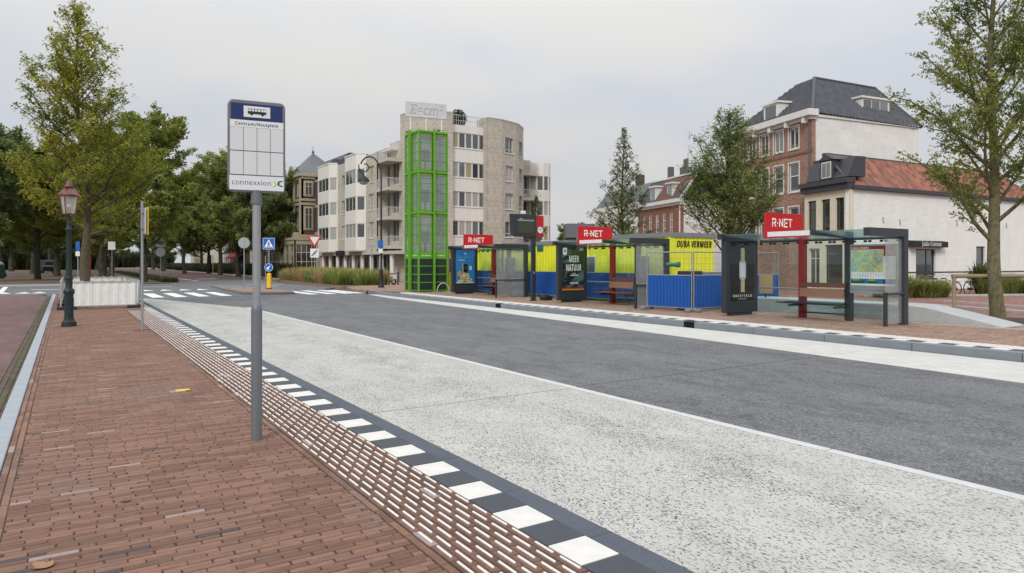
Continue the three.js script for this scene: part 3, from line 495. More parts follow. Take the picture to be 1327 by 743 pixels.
// --- junction signs ---
const signBackM = mat(0.36, 0.38, 0.40, { roughness: 0.45, metalness: 0.3, mottle: 0.5 });
function signPost(name, label, [x, y, z], h, r = 0.035) { const t = thing(name, label, 'road sign', [x, y, z], -YAW * 0.75); part('pole', [cyl(r, r, h, 0, h / 2, 0, 10)], galv, t); return t; }
const disc = (r, y, z = 0.05, d = 0.02) => cyl(r, r, d, 0, y, z, 28, Math.PI / 2);
{
  let t = signPost('island_round_sign', 'grey back of round road sign on traffic island', [9.72, 0.145, -46.9], 3.35);
  part('sign_back', [disc(0.36, 3.02)], signBackM, t); part('rib', [span(-0.03, 0.03, 2.7, 3.34, 0.062, 0.075)], signBackM, t);

  t = signPost('pedestrian_crossing_sign', 'blue pedestrian crossing sign above yellow island bollard', [11.35, 0.145, -47.2], 3.35);
  const ped = canvasTex(256, 256, (g) => { g.fillStyle = '#1b62b5'; g.fillRect(0, 0, 256, 256); g.strokeStyle = '#e8ecf2'; g.lineWidth = 6; g.strokeRect(7, 7, 242, 242); g.fillStyle = '#eef1f4'; g.beginPath(); g.moveTo(128, 30); g.lineTo(226, 212); g.lineTo(30, 212); g.fill(); g.fillStyle = '#14171c'; g.beginPath(); g.arc(128, 88, 11, 0, 7); g.fill(); g.lineWidth = 15; g.strokeStyle = '#14171c'; g.lineCap = 'round'; for (const p of [[[128, 104], [126, 145]], [[126, 145], [108, 188]], [[126, 145], [146, 186]], [[128, 110], [106, 136]], [[128, 110], [150, 134]]]) { g.beginPath(); g.moveTo(...p[0]); g.lineTo(...p[1]); g.stroke(); } for (let i = 0; i < 6; i++) g.fillRect(50 + i * 27, 194, 16, 12); });
  const plt = part('sign_plate', [rbox(0.80, 0.80, 0.03, 0.012, 0, 3.0, 0.05, 1)], signBlue, t); printed('pictogram', 0.76, 0.76, ped, plt, [0, 3.0, 0.068]);
  const arr = canvasTex(128, 128, (g) => { g.fillStyle = '#1459ae'; g.fillRect(0, 0, 128, 128); g.strokeStyle = '#eef2f6'; g.fillStyle = '#eef2f6'; g.lineWidth = 16; g.beginPath(); g.moveTo(84, 40); g.lineTo(48, 78); g.stroke(); g.beginPath(); g.moveTo(34, 52); g.lineTo(34, 96); g.lineTo(78, 96); g.fill(); g.beginPath(); g.arc(64, 64, 58, 0, 7); g.lineWidth = 5; g.stroke(); });
  const rd = part('keep_left_disc', [disc(0.29, 1.42)], signBlue, t); const pd = plate(0.4, 0.4, 0, arr); const cg = new THREE.CircleGeometry(0.275, 28).toNonIndexed(); part('arrow_print', [cg], pd.m, rd, [0, 1.42, 0.064]);
  const bl = thing('island_bollard', 'yellow traffic bollard standing on the island', 'bollard', [11.35, 0.145, -47.05], -YAW); part('body', [rbox(0.26, 1.02, 0.22, 0.05, 0, 0.52, 0.08, 2)], yellowPaint, bl); part('base', [rbox(0.34, 0.06, 0.32, 0.02, 0, 0.03, 0.08, 1)], blackish, bl);

  t = signPost('verge_round_sign', 'grey round and square sign backs on the dirt verge', [8.3, 0.05, -80], 4.2);
  part('sign_back', [disc(0.48, 2.95)], signBackM, t); part('panel_back', [rbox(1.0, 0.95, 0.03, 0.01, 0, 3.95, 0.05, 1)], signBackM, t);

  t = signPost('yield_sign', 'red and white give-way triangle above white speed plate in grass bed', [18.2, 0.1, -59.6], 4.15);
  const tri = new THREE.Shape([[-0.62, 4.15], [0.62, 4.15], [0, 3.1]].map((p) => new THREE.Vector2(...p))), tri2 = new THREE.Shape([[-0.42, 4.04], [0.42, 4.04], [0, 3.33]].map((p) => new THREE.Vector2(...p)));
  const rt = part('triangle_plate', [new THREE.ExtrudeGeometry(tri, { depth: 0.03, bevelEnabled: false }).applyMatrix4(M4(0, 0, 0.04))], mat(0.55, 0.03, 0.04, { roughness: 0.4, mottle: 0.5 }), t);
  part('white_field', [new THREE.ExtrudeGeometry(tri2, { depth: 0.01, bevelEnabled: false }).applyMatrix4(M4(0, 0, 0.071))], signWhite, rt);
  const endz = canvasTex(128, 128, (g) => { g.fillStyle = '#dfe2e4'; g.fillRect(0, 0, 128, 128); g.strokeStyle = '#3c4148'; g.lineWidth = 7; for (const o of [-14, 0, 14]) { g.beginPath(); g.moveTo(24 + o, 108); g.lineTo(104 + o, 20); g.stroke(); } g.fillStyle = '#4a4f57'; g.font = 'bold 40px sans-serif'; g.fillText('30', 42, 78); });
  const zp = part('zone_plate', [rbox(0.74, 0.78, 0.03, 0.01, 0, 2.62, 0.05, 1)], signWhite, t); printed('zone_print', 0.70, 0.74, endz, zp, [0, 2.62, 0.067]);

  t = signPost('bed_post', 'plain grey sign post at the near end of grass bed', [11.6, 0.0, -49.2], 2.3, 0.028); part('cap', [cyl(0.045, 0.035, 0.06, 0, 2.32, 0, 10)], galvDark, t);
  t = signPost('street_name_sign', 'slim grey post with small plate before the apartment shopfronts', [20.9, 0.12, -53.2], 3.3, 0.03); part('name_plate', [rbox(0.75, 0.26, 0.03, 0.01, 0, 3.2, 0.03, 1)], signBackM, t);
  t = signPost('blue_parking_sign', 'narrow blue and white sign on pole behind the tree barrier', [0.9, 0.05, -71.5], 3.4, 0.05); part('blue_plate', [rbox(0.35, 0.75, 0.04, 0.01, 0, 3.3, 0.06, 1)], signBlue, t); part('white_plate', [rbox(0.35, 0.42, 0.04, 0.01, 0, 2.62, 0.06, 1)], signWhite, t);
  t = signPost('white_square_sign', 'small white square sign right of the left tree trunk', [4.05, 0.05, -83], 3.9, 0.04); part('plate', [rbox(0.72, 0.85, 0.04, 0.01, 0, 3.62, 0.06, 1)], signWhite, t);
  t = signPost('avenue_post_sign', 'small white sign on post by the avenue hedge', [17.2, 0.0, -103], 3.5, 0.05); part('plate', [rbox(0.7, 0.7, 0.04, 0.01, 0, 3.3, 0.06, 1)], signWhite, t);
}
// --- tall lamp post with a curled arm ---
{
  const t = thing('curled_lamp_post', 'tall black lamp post with curled arm in front of apartments', 'lamp post', [18.0, FT, -44.03], -YAW);
  part('post', [lathe([[0.001, 7.6], [0.05, 7.6], [0.06, 5.0], [0.075, 1.8], [0.075, 1.3], [0.12, 1.25], [0.14, 1.15], [0.12, 1.05], [0.13, 0.25], [0.2, 0.2], [0.22, 0.0]], 16)], blackish, t);
  const arc = []; for (let i = 0; i <= 12; i++) { const a = i / 12 * Math.PI * 0.95; arc.push([-0.78 + 0.78 * Math.cos(a), 7.6 + 1.25 * Math.sin(a) * (1 + 0.1 * i / 12), 0]); }
  const spiral = []; for (let i = 0; i <= 22; i++) { const a = Math.PI * 0.9 + i / 22 * Math.PI * 1.75, r = 0.42 - 0.013 * i; spiral.push([-1.12 + r * Math.cos(a), 8.25 + r * Math.sin(a) * 1.1, 0]); }
  part('curled_arm', [tube(arc.slice(0, 11), 0.05, 8), tube(spiral, 0.04, 8), tube([[-1.50, 8.1, 0], [-1.42, 7.85, 0], [-1.2, 7.75, 0]], 0.035, 6)], blackish, t);
  part('lamp_shade', [lathe([[0.40, 7.22], [0.37, 7.36], [0.27, 7.50], [0.12, 7.58], [0.07, 7.66], [0.05, 7.78]], 18).applyMatrix4(M4(-1.2, 0, 0))], blackish, t);
  part('lamp_bowl', [new THREE.SphereGeometry(0.33, 14, 8, 0, Math.PI * 2, Math.PI / 2, Math.PI / 2).toNonIndexed().applyMatrix4(M4(-1.2, 7.23, 0, 0, 0, 0, 1, 0.7, 1))], mat(0.35, 0.36, 0.36, { roughness: 0.2, mottle: 0 }), t);
  part('blue_sign', [rbox(0.34, 0.55, 0.03, 0.01, -0.02, 2.95, 0.11, 1)], signBlue, t); part('white_sign', [rbox(0.30, 0.30, 0.03, 0.01, -0.02, 2.5, 0.11, 1)], signWhite, t);
}
// ================================================================ SHELTERS, DISPLAY, CABINS, FENCES
function rnetTex() {
  return canvasTex(768, 256, (g, w, h) => {
    g.fillStyle = '#c2161c'; g.fillRect(0, 0, w, h); g.strokeStyle = '#f2f2f2'; g.lineWidth = 17; g.lineJoin = 'miter'; g.save(); g.translate(105, 68); g.scale(1.12, 1.15);
    const L = (...p) => { g.beginPath(); g.moveTo(p[0], p[1]); for (let i = 2; i < p.length; i += 2) g.lineTo(p[i], p[i + 1]); g.stroke(); };
    L(8, 104, 8, 44); L(8, 30, 8, 8, 56, 8, 66, 20, 66, 42, 54, 54, 22, 54); L(44, 58, 70, 104);
    g.fillStyle = '#f2f2f2'; g.fillRect(92, 48, 18, 18);
    L(138, 104, 138, 40); L(138, 26, 138, 4); L(138, 8, 200, 100); L(200, 104, 200, 0);
    L(294, 8, 232, 8, 232, 46); L(232, 60, 232, 100, 294, 100); L(246, 54, 288, 54);
    L(306, 8, 384, 8); L(346, 22, 346, 104); g.restore();
  });
}
const adWatch = canvasTex(512, 900, (g, w, h) => {
  g.fillStyle = '#0d0e10'; g.fillRect(0, 0, w, h); const r = rng(3);
  g.save(); g.translate(w / 2 + 4, 0);
  const link = (y, s) => { for (let k = -1; k <= 1; k += 2) { g.fillStyle = k < 0 ? '#c9b98a' : '#e0d3ab'; g.beginPath(); g.ellipse(k * 17 * s, y, 26 * s, 17 * s, k * 0.6, 0, 7); g.fill(); g.fillStyle = '#6d5d33'; g.beginPath(); g.ellipse(k * 14 * s, y + 4, 14 * s, 7 * s, k * 0.6, 0, 7); g.fill(); } };
  for (let y = 120; y < 300; y += 33) link(y, 1.05); for (let y = 590; y < 770; y += 33) link(y, 1.05);
  g.fillStyle = '#aeb3ba'; g.beginPath(); g.moveTo(-62, 300); g.lineTo(62, 300); g.lineTo(74, 340); g.lineTo(74, 520); g.lineTo(60, 575); g.lineTo(-60, 575); g.lineTo(-74, 520); g.lineTo(-74, 340); g.fill();
  g.fillStyle = '#d6d9dd'; g.fillRect(-50, 330, 100, 212); g.fillStyle = '#9aa0a8'; g.fillRect(-2, 350, 4, 90); g.fillRect(-2, 434, 36, 4);
  g.restore(); g.fillStyle = '#e6e6e6'; g.font = 'bold 50px sans-serif'; g.textAlign = 'center'; let x = 70; for (const c of 'ROSEFIELD') { g.fillText(c, x, 845); x += 46.5; }
  g.fillRect(170, 872, 170, 5); g.fillStyle = '#8c8c8c'; g.fillRect(225, 40, 60, 6); g.fillRect(110, 22, 40, 4); g.fillRect(360, 22, 50, 4);
});
const adNature = canvasTex(512, 760, (g, w, h) => {
  const im = g.createImageData(w, h);
  for (let y = 0; y < h; y++) for (let x = 0; x < w; x++) {
    const n = fbm(x / 150, y / 55 + x / 260, 0, 0, 201, 5), m = fbm(x / 220, y / 120, 0, 0, 207, 4), t = y / h;
    let c = mix3([24, 40, 42], [88, 112, 112], smooth(0.42, 0.68, n));
    c = mix3(c, [104, 66, 46], smooth(0.28, 0.02, t) * smooth(0.3, 0.6, m)); c = mix3(c, [166, 178, 178], smooth(0.62, 0.75, n) * smooth(0.5, 0.05, t) * smooth(0.45, 0.9, x / w));
    c = mix3(c, [150, 44, 28], smooth(0.90, 0.97, t) * smooth(0.4, 0.6, m)); c = mix3(c, [206, 172, 40], smooth(0.95, 1, t));
    const o = (y * w + x) * 4; im.data[o] = c[0]; im.data[o + 1] = c[1]; im.data[o + 2] = c[2]; im.data[o + 3] = 255;
  }
  g.putImageData(im, 0, 0); g.fillStyle = '#eceeee'; g.textAlign = 'center';
  g.save(); g.translate(w / 2 + 18, 270); g.scale(0.72, 1.25); g.font = 'bold 128px sans-serif'; g.fillText('MEER', 0, 0); g.fillText('NATUUR', -10, 122); g.restore();
  g.font = 'bold 22px sans-serif'; g.fillText('AGENDA', 275, 478); g.fillRect(190, 494, 190, 14); g.fillRect(180, 628, 70, 16); g.fillRect(262, 628, 44, 16); g.fillRect(318, 628, 60, 16);
  g.fillStyle = '#e9ecec'; g.beginPath(); g.moveTo(10, 20); g.lineTo(108, 20); g.lineTo(108, 90); g.quadraticCurveTo(108, 150, 60, 150); g.quadraticCurveTo(10, 150, 10, 90); g.fill(); g.fillStyle = '#5b6a6a'; g.beginPath(); g.arc(60, 78, 20, 0, 7); g.fill();
});
const adBlue = canvasTex(512, 860, (g, w, h) => {
  g.fillStyle = '#2a7cc4'; g.fillRect(0, 0, w, h); const r = rng(5);
  g.fillStyle = '#9fc4e4'; g.font = 'italic 44px sans-serif'; g.textAlign = 'center'; g.beginPath(); g.arc(256, 90, 32, 0, 7); g.fill(); g.fillText('Deze vraagt om', 240, 190); g.fillStyle = '#dfeaf5'; g.font = 'bold 46px sans-serif'; g.fillText('nazorg.', 170, 262);
  g.fillStyle = '#b98a2a'; g.fillRect(176, 330, 30, 230); g.fillStyle = '#1c1d1a'; g.fillRect(206, 350, 118, 240); g.fillStyle = '#3a3d38'; g.fillRect(222, 420, 86, 60); g.fillStyle = '#c58f6b'; g.beginPath(); g.ellipse(100, 590, 58, 66, 0, 0, 7); g.fill(); g.fillStyle = '#e6e9d8'; g.fillRect(376, 400, 54, 96);
  for (let i = 0; i < 1500; i++) { const t = Math.sqrt(r()), y = 560 + t * 250, x = 256 + (r() - 0.5) * (110 + t * 330); g.fillStyle = ['#d9c68a', '#efe6bd', '#8a7a3a', '#3a3a22', '#24261a', '#c9b65a', '#fff6d8'][Math.floor(r() * 7)]; g.beginPath(); g.ellipse(x, y, 7 + 6 * r(), 5 + 4 * r(), r() * 3, 0, 7); g.fill(); }
  g.fillStyle = '#d9dcd6'; g.fillRect(0, 818, w, 12); g.fillStyle = '#15294a'; g.fillRect(0, 836, w, 24);
});
const mapPrint = canvasTex(768, 512, (g, w, h) => {
  const r = rng(8); g.fillStyle = '#dfe3dc'; g.fillRect(0, 0, w, h); g.fillStyle = '#8f1f22'; g.fillRect(0, 0, w, 44); g.fillStyle = '#f0e8e4'; g.font = 'bold 32px sans-serif'; g.fillText('Centrum, Houtplein', 12, 34);
  const im = g.createImageData(560, 290); for (let y = 0; y < 290; y++) for (let x = 0; x < 560; x++) { const n = fbm(x / 70, y / 70, 0, 0, 221, 4), c = mix3([203, 206, 142], [168, 196, 178], smooth(0.4, 0.6, n)), k = fbm(x / 12, y / 12, 0, 0, 231, 2) > 0.62 ? 0.9 : 1, o = (y * 560 + x) * 4; im.data[o] = c[0] * k; im.data[o + 1] = c[1] * k; im.data[o + 2] = c[2] * k; im.data[o + 3] = 255; }
  g.putImageData(im, 4, 46); g.save(); g.beginPath(); g.rect(4, 46, 560, 290); g.clip();
  for (let i = 0; i < 26; i++) { g.strokeStyle = ['#b0793f', '#5c5148', '#96a06e', '#a8553c', '#e8e2b8'][i % 5]; g.lineWidth = 2 + 4 * r(); let x = 560 * r(), y = 46 + 290 * r(), a = r() * 7; g.beginPath(); g.moveTo(x, y); for (let k = 0; k < 9; k++) { a += (r() - 0.5) * 1.1; x += 50 * Math.cos(a); y += 50 * Math.sin(a); g.lineTo(x, y); } g.stroke(); }
  g.restore(); g.fillStyle = '#8f1f22'; g.fillRect(572, 44, 196, 90); g.fillStyle = '#b94b43'; g.fillRect(600, 62, 120, 14); g.fillRect(600, 86, 90, 10);
  for (let i = 0; i < 4; i++) for (let j = 0; j < 2; j++) { g.fillStyle = '#eef0ee'; g.fillRect(574 + i * 48, 144 + j * 96, 42, 88); g.fillStyle = '#a7aaa6'; for (let k = 0; k < 8; k++) g.fillRect(578 + i * 48, 150 + j * 96 + k * 10, 20 + 14 * r(), 4); }
  for (let i = 0; i < 16; i++) { g.fillStyle = '#f0f2f2'; g.fillRect(6 + i * 47, 346, 42, 70); g.fillStyle = '#8b92a0'; for (let k = 0; k < 6; k++) g.fillRect(9 + i * 47, 351 + k * 10, 14 + 22 * r(), 4); }
  g.fillStyle = '#1c6fa0'; g.fillRect(0, 424, w, 62); g.fillStyle = '#173a8c'; g.fillRect(560, 424, 208, 62); g.fillStyle = '#8fae2d'; g.fillRect(30, 430, 120, 18); g.fillRect(300, 430, 130, 18); g.fillStyle = '#12513c'; g.fillRect(0, 450, 240, 36); g.fillRect(300, 452, 160, 34);
});
const seatWood = mat(0.155, 0.055, 0.030, { roughness: 0.45, mottle: 0.35 }), backWood = mat(0.27, 0.135, 0.085, { roughness: 0.5, mottle: 0.35 });
// local frame of a shelter: x towards the back, z towards the camera; origin at the red portal's foot line
function shelter(label, z, ad, endW, withMap) {
  const t = thing('bus_shelter', label, 'bus shelter', [17.3, FT, z], 0, 'bus shelters along the far platform');
  const Z = { ad: -1.7, red: 0, mid: 1.5, end: 3.05 }, T = 2.59, B = 1.9;
  // advertising case at the far end, facing along the platform
  const c = part('advert_case', [rbox(1.56, 2.42, 0.2, 0.02, 0.98, 1.30, Z.ad, 1), span(0.45, 1.5, 0.0, 0.1, Z.ad - 0.07, Z.ad + 0.07)], anthracite, t);
  printed('poster', 1.16, ad.h, ad.tex, c, [0.98, ad.y, Z.ad + 0.1045], 0, { roughness: 0.25 });
  part('poster_glass', [new THREE.PlaneGeometry(1.24, 2.02).toNonIndexed()], new THREE.MeshPhysicalMaterial({ color: lin(1, 1, 1), roughness: 0.02, transmission: 1, thickness: 0, ior: 1.3 }), c, [0.98, 1.40, Z.ad + 0.112]);
  part('roof_frame', [span(0, B, T - 0.16, T, Z.ad - 0.08, Z.ad + 0.08), span(0, B, T - 0.02, T + 0.0, Z.ad + 0.0801, Z.ad + 0.12)], anthracite, t);
  // portals: back post and cantilever beam
  const portal = (name, zz, m, thick) => part(name, [span(B - 0.18, B, 0, T - thick, zz - 0.09, zz + 0.09), prism([[0.0, T - 0.14], [0.0, T - 0.003], [B, T - 0.003], [B, T - thick - 0.003], [B - 0.18, T - thick - 0.003]], 0.16).applyMatrix4(M4(0, 0.003, zz - 0.08))], m, t);
  portal('red_portal', Z.red, darkRed, 0.12); portal('dark_portal', Z.mid, anthracite, 0.19);
  part('end_portal', [span(B - 0.2, B, 0, T - 0.2, Z.end - 0.08, Z.end + 0.08), span(0, B, T - 0.2, T + 0.01, Z.end - 0.085, Z.end + 0.085)], anthracite, t);
  // roof glass, gutters and fascia
  for (const [a, b] of [[Z.ad + 0.13, Z.red - 0.085], [Z.red + 0.085, Z.mid - 0.085], [Z.mid + 0.085, Z.end - 0.09]]) { const r = part('roof_glass', [bar([0.03, T - 0.03, (a + b) / 2], [B - 0.08, T - 0.20, (a + b) / 2], b - a, 0.012)], glassRoof, t); part('roof_edge', [span(B - 0.08, B - 0.02, T - 0.25, T - 0.17, a, b)], anthracite, r); }
  part('white_fascia', [span(-0.03, -0.006, T - 0.14, T + 0.0, Z.red + 0.09, Z.mid - 0.05)], signWhite, t); part('red_trim', [span(-0.032, -0.004, T - 0.19, T - 0.152, Z.red - 0.04, Z.mid - 0.05), span(-0.034, -0.002, T - 0.15, T + 0.03, Z.red - 0.05, Z.red + 0.085)], rnetRed, t);
  const s = part('brand_sign', [rbox(1.75, 0.57, 0.10, 0.008, 0.87, T + 0.295, Z.red, 1)], rnetRed, t); printed('brand_print', 1.72, 0.545, rnetTex(), s, [0.87, T + 0.295, Z.red + 0.0525]);
  // back wall glazing in narrow panels, with clamps and a rail
  const gx = B - 0.09;
  for (const [a, b] of [[Z.ad + 0.12, Z.red - 0.09], [Z.red + 0.09, Z.mid - 0.09], [Z.mid + 0.09, Z.end - 0.08]]) {
    const n = 3, w = (b - a) / n;
    for (let i = 0; i < n; i++) { const g = part('back_pane', [span(gx - 0.005, gx + 0.005, 0.12, T - 0.28, a + i * w + 0.006, a + (i + 1) * w - 0.006)], glassClear, t); for (const q of [a + i * w + 0.065, a + (i + 1) * w - 0.065]) part('glass_clamp', [span(gx - 0.03, gx + 0.03, T - 0.32, T - 0.26, q - 0.035, q + 0.035)], blackish, g); }
    part('back_rail', [bar([gx - 0.06, 0.88, a], [gx - 0.06, 0.88, b], 0.025)], galv, t);
  }
  // side glass at the near end
  const e = part('end_pane', [span(B - 0.2 - endW, B - 0.2, 0.06, T - 0.26, Z.end - 0.006, Z.end + 0.006)], glassMilky, t);
  part('hand_rail', [bar([B - 0.22 - endW, 0.86, Z.end + 0.05], [B - 0.2, 0.86, Z.end + 0.05], 0.028)], anthracite, e); part('rail_post', [span(B - 0.26 - endW, B - 0.20 - endW, 0, 0.9, Z.end - 0.03, Z.end + 0.06)], anthracite, t);
  // bench
  const seat = part('bench_seat', [prism([[1.78, 0.47], [1.5, 0.435], [1.18, 0.47], [1.18, 0.50], [1.5, 0.475], [1.78, 0.51]], 1.9).applyMatrix4(M4(-0.1, 0, Z.red - 0.42))], withMap ? blackish : seatWood, t);
  part('seat_bracket', [span(1.1, 1.76, 0.37, 0.43, Z.red - 0.02, Z.red + 0.02), span(1.1, 1.76, 0.37, 0.43, Z.mid - 0.05, Z.mid - 0.01), bar([1.68, 0.18, Z.red], [1.68, 0.18, Z.mid], 0.02)], anthracite, seat);
  part('bench_back', [box(0.035, 0.26, 1.42, 1.60, 0.79, 0.75, 0, 0, -0.12)], backWood, t); part('bench_back', [box(0.035, 0.14, 1.46, 1.66, 1.02, 0.75, 0, 0, -0.06)], seatWood, t);
  if (withMap) { const f = part('map_frame', [rbox(0.05, 1.30, 1.36, 0.015, gx - 0.10, 1.56, 2.27, 1)], galv, t); const p = printed('route_map', 1.26, 1.12, mapPrint, f, [gx - 0.131, 1.60, 2.27]); p.rotation.y = -Math.PI / 2; part('cable_shelf', [span(gx - 0.16, gx - 0.06, 0.82, 0.90, 1.62, 2.92)], galv, f); }
  else part('timetable_case', [rbox(0.08, 0.9, 0.5, 0.015, gx - 0.10, 1.5, 1.95, 1)], galvDark, t);
  return t;
}
shelter('nearest bus shelter with black watch poster and route map', -12.9, { tex: adWatch, h: 1.9, y: 1.42 }, 0.8, true);
shelter('middle bus shelter with dark nature poster, behind the blue fence', -21.7, { tex: adNature, h: 1.86, y: 1.45 }, 1.45, false);
shelter('farthest bus shelter with bright blue bottle poster beside green tower', -31.2, { tex: adBlue, h: 1.86, y: 1.45 }, 1.6, false);
// --- departure display on a post ---
{
  const t = thing('departure_display', 'dark departure display post with red clock panel between two shelters', 'display', [17.42, FT, -25.07], 0);
  part('post', [span(-0.09, 0.09, 0, 3.86, -0.07, 0.07), span(-0.13, 0.13, 0, 0.04, -0.11, 0.11)], anthracite, t);
  const c = part('display_case', [prism([[-1.12, 2.92], [-1.20, 3.82], [0.1, 3.80], [0.1, 2.84], [-0.98, 2.84]], 0.22).applyMatrix4(M4(0, 0, -0.11))], anthracite, t);
  part('display_screen', [rbox(0.86, 0.48, 0.01, 0.004, -0.47, 3.22, 0.118, 1)], mat(0.045, 0.05, 0.03, { roughness: 0.3, mottle: 0.4 }), c); part('display_header', [rbox(0.86, 0.07, 0.008, 0.003, -0.47, 3.55, 0.116, 1), rbox(0.18, 0.05, 0.008, 0.003, -0.72, 3.62, 0.117, 1)], mat(0.25, 0.26, 0.26, { roughness: 0.4, mottle: 0.1 }), c);
  part('camera_box', [rbox(0.2, 0.14, 0.16, 0.02, -0.55, 3.9, 0.02, 1)], signWhite, t);
  const r = part('red_panel', [rbox(0.42, 0.94, 0.12, 0.01, 0.32, 3.32, 0, 1)], rnetRed, t);
  part('clock_face', [disc(0.155, 0, 0, 0.02).applyMatrix4(M4(0.33, 3.15, 0.068))], signWhite, r); part('clock_rim', [new THREE.TorusGeometry(0.158, 0.014, 6, 24).toNonIndexed().applyMatrix4(M4(0.33, 3.15, 0.075))], galvDark, r); part('clock_hands', [box(0.015, 0.11, 0.006, 0.365, 3.19, 0.082, 0, 0, -0.7), box(0.018, 0.07, 0.006, 0.30, 3.17, 0.082, 0, 0, 0.9)], blackish, r);
  part('call_button', [rbox(0.06, 0.1, 0.03, 0.01, 0, 1.25, 0.08, 1)], galv, t);
}
// --- site cabins ---
const cabYellow = mat(0.74, 0.76, 0.03, { roughness: 0.5, mottle: 1.6 }), cabTeal = mat(0.005, 0.13, 0.13, { roughness: 0.5, mottle: 1 }), cabGrey = mat(0.20, 0.215, 0.23, { roughness: 0.6, mottle: 1 });
function cabin(label, z0, z1, h, x0, withName) {
  const t = thing('site_cabin', label, 'site cabin', [x0, 0.1, z0], 0, 'yellow site cabins behind the shelters'), L = z0 - z1, W = 2.5;
  part('wall_panel', [corrugated(W, h - 0.24, 0.25, 0.02).applyMatrix4(M4(W / 2, 0.12, -0.01)), corrugated(L, h - 0.24, 0.25, 0.02).applyMatrix4(M4(0, 0, 0, 0, -Math.PI / 2, 0)).applyMatrix4(M4(0.01, 0.12, -L / 2)), span(0.02, W, 0.12, h - 0.12, -L + 0.03, -0.03)], cabYellow, t);
  part('roof_rim', [span(-0.06, W + 0.06, h - 0.12, h + 0.06, -L - 0.06, 0.06)], cabGrey, t);
  part('floor_rim', [span(-0.04, W + 0.04, 0, 0.12, -L - 0.04, 0.04)], cabGrey, t);
  for (const z of [-0.07, -L + 0.07]) part('corner_post', [span(-0.045, 0.1, 0.12, h - 0.12, z - 0.09, z + 0.09)], z > -1 && withName ? cabYellow : cabTeal, t);
  for (let i = 0; i < 4; i++) part('stripe_block', [span(-0.05, 0.0, h - 0.42, h - 0.13, -L + 0.5 + i * 0.95, -L + 1.0 + i * 0.95)], cabTeal, t);
  const w = part('window', [span(-0.03, 0.03, 1.1, 2.1, -L + 0.25, -L + 1.3)], whitePaint, t); part('pane', [span(-0.036, -0.03, 1.17, 2.03, -L + 0.32, -L + 1.23)], paneMats[1], w);
  if (withName) { const g = text3('DURA VERMEER', 0.26, 0.012); g.computeBoundingBox(); const k = 2.05 / g.boundingBox.max.x; g.applyMatrix4(M4(0, 0, 0, 0, 0, 0, k, 1, 1)); const sh = new THREE.Matrix4().set(1, 0.16, 0, 0, 0, 1, 0, 0, 0, 0, 1, 0, 0, 0, 0, 1); g.applyMatrix4(sh); part('name_lettering', [g], blackish, t, [0.28, h - 0.52, 0.012]); }
  return t;
}
cabin('yellow site cabin with black company lettering on its end', -19.4, -25.3, 2.92, 20.15, true);
cabin('yellow site cabin behind display post and middle shelter', -25.9, -31.8, 2.78, 20.05, false);
cabin('yellow site cabin behind the farthest shelter, next to green tower', -32.3, -38.2, 2.75, 20.0, false);
// --- blue site fences ---
const fenceBlue = mat(0.008, 0.085, 0.36, { roughness: 0.45, mottle: 0.9 });
function siteFence(label, a, b, mesh, group) {
  const dx = b[0] - a[0], dz = b[1] - a[1], L = Math.hypot(dx, dz), t = thing('site_fence', label, 'fence', [(a[0] + b[0]) / 2, FT, (a[1] + b[1]) / 2], Math.atan2(-dz, dx), 'blue site fence panels');
  part('blue_sheet', [corrugated(L - 0.08, 1.10, 0.135, 0.03).applyMatrix4(M4(0, 0.14, 0.0))], fenceBlue, t);
  const H = mesh ? 2.06 : 1.26, fr = [[-L / 2, 0, H], [L / 2, 0, H]].map(([x]) => bar([x, mesh ? 0.0 : 0.03, 0], [x, H, 0], 0.022));
  part('frame', [...fr, bar([-L / 2, 0.12, 0], [L / 2, 0.12, 0], 0.02), bar([-L / 2, 1.25, 0], [L / 2, 1.25, 0], 0.02), ...(mesh ? [bar([-L / 2, H, 0], [L / 2, H, 0], 0.022)] : [])], galv, t);
  if (mesh) { const w = []; for (let x = -L / 2 + 0.12; x < L / 2; x += 0.12) w.push(bar([x, 1.27, 0.01], [x, H, 0.01], 0.0028)); for (const y of [1.45, 1.65, 1.85]) w.push(bar([-L / 2, y, 0.01], [L / 2, y, 0.01], 0.0035)); part('wire_mesh', w, galvDark, t); }
  part('foot_block', [rbox(0.2, 0.12, 0.6, 0.03, -L / 2, 0.06, 0, 1)], cabGrey, t); part('foot_block', [rbox(0.2, 0.12, 0.6, 0.03, L / 2, 0.06, 0, 1)], cabGrey, t);
  return t;
}
siteFence('blue corrugated fence panel facing the road between two shelters', [17.72, -18.25], [18.0, -16.38], true);
siteFence('blue fence panel with wire top beside the watch poster', [18.06, -16.34], [20.35, -16.36], true);
siteFence('blue fence panel behind the glass of the nearest shelter', [20.42, -16.36], [22.75, -16.38], true);
{ const r = 'low blue fence panel before yellow cabins, '; [['beside display post', -28.2], ['behind the display post shelter end', -26.2], ['behind nature poster', -24.2], ['behind the middle shelter bench', -22.2], ['left of the farthest display end', -30.2]].forEach(([w, z]) => siteFence(r + w, [19.72, z], [19.72, z + 1.98], false)); }
for (const [w, z] of [['behind the farthest shelter bench', -32.2], ['behind the blue bottle poster', -34.2]]) siteFence('low blue fence panel ' + w, [19.72, z], [19.72, z + 1.98], false);
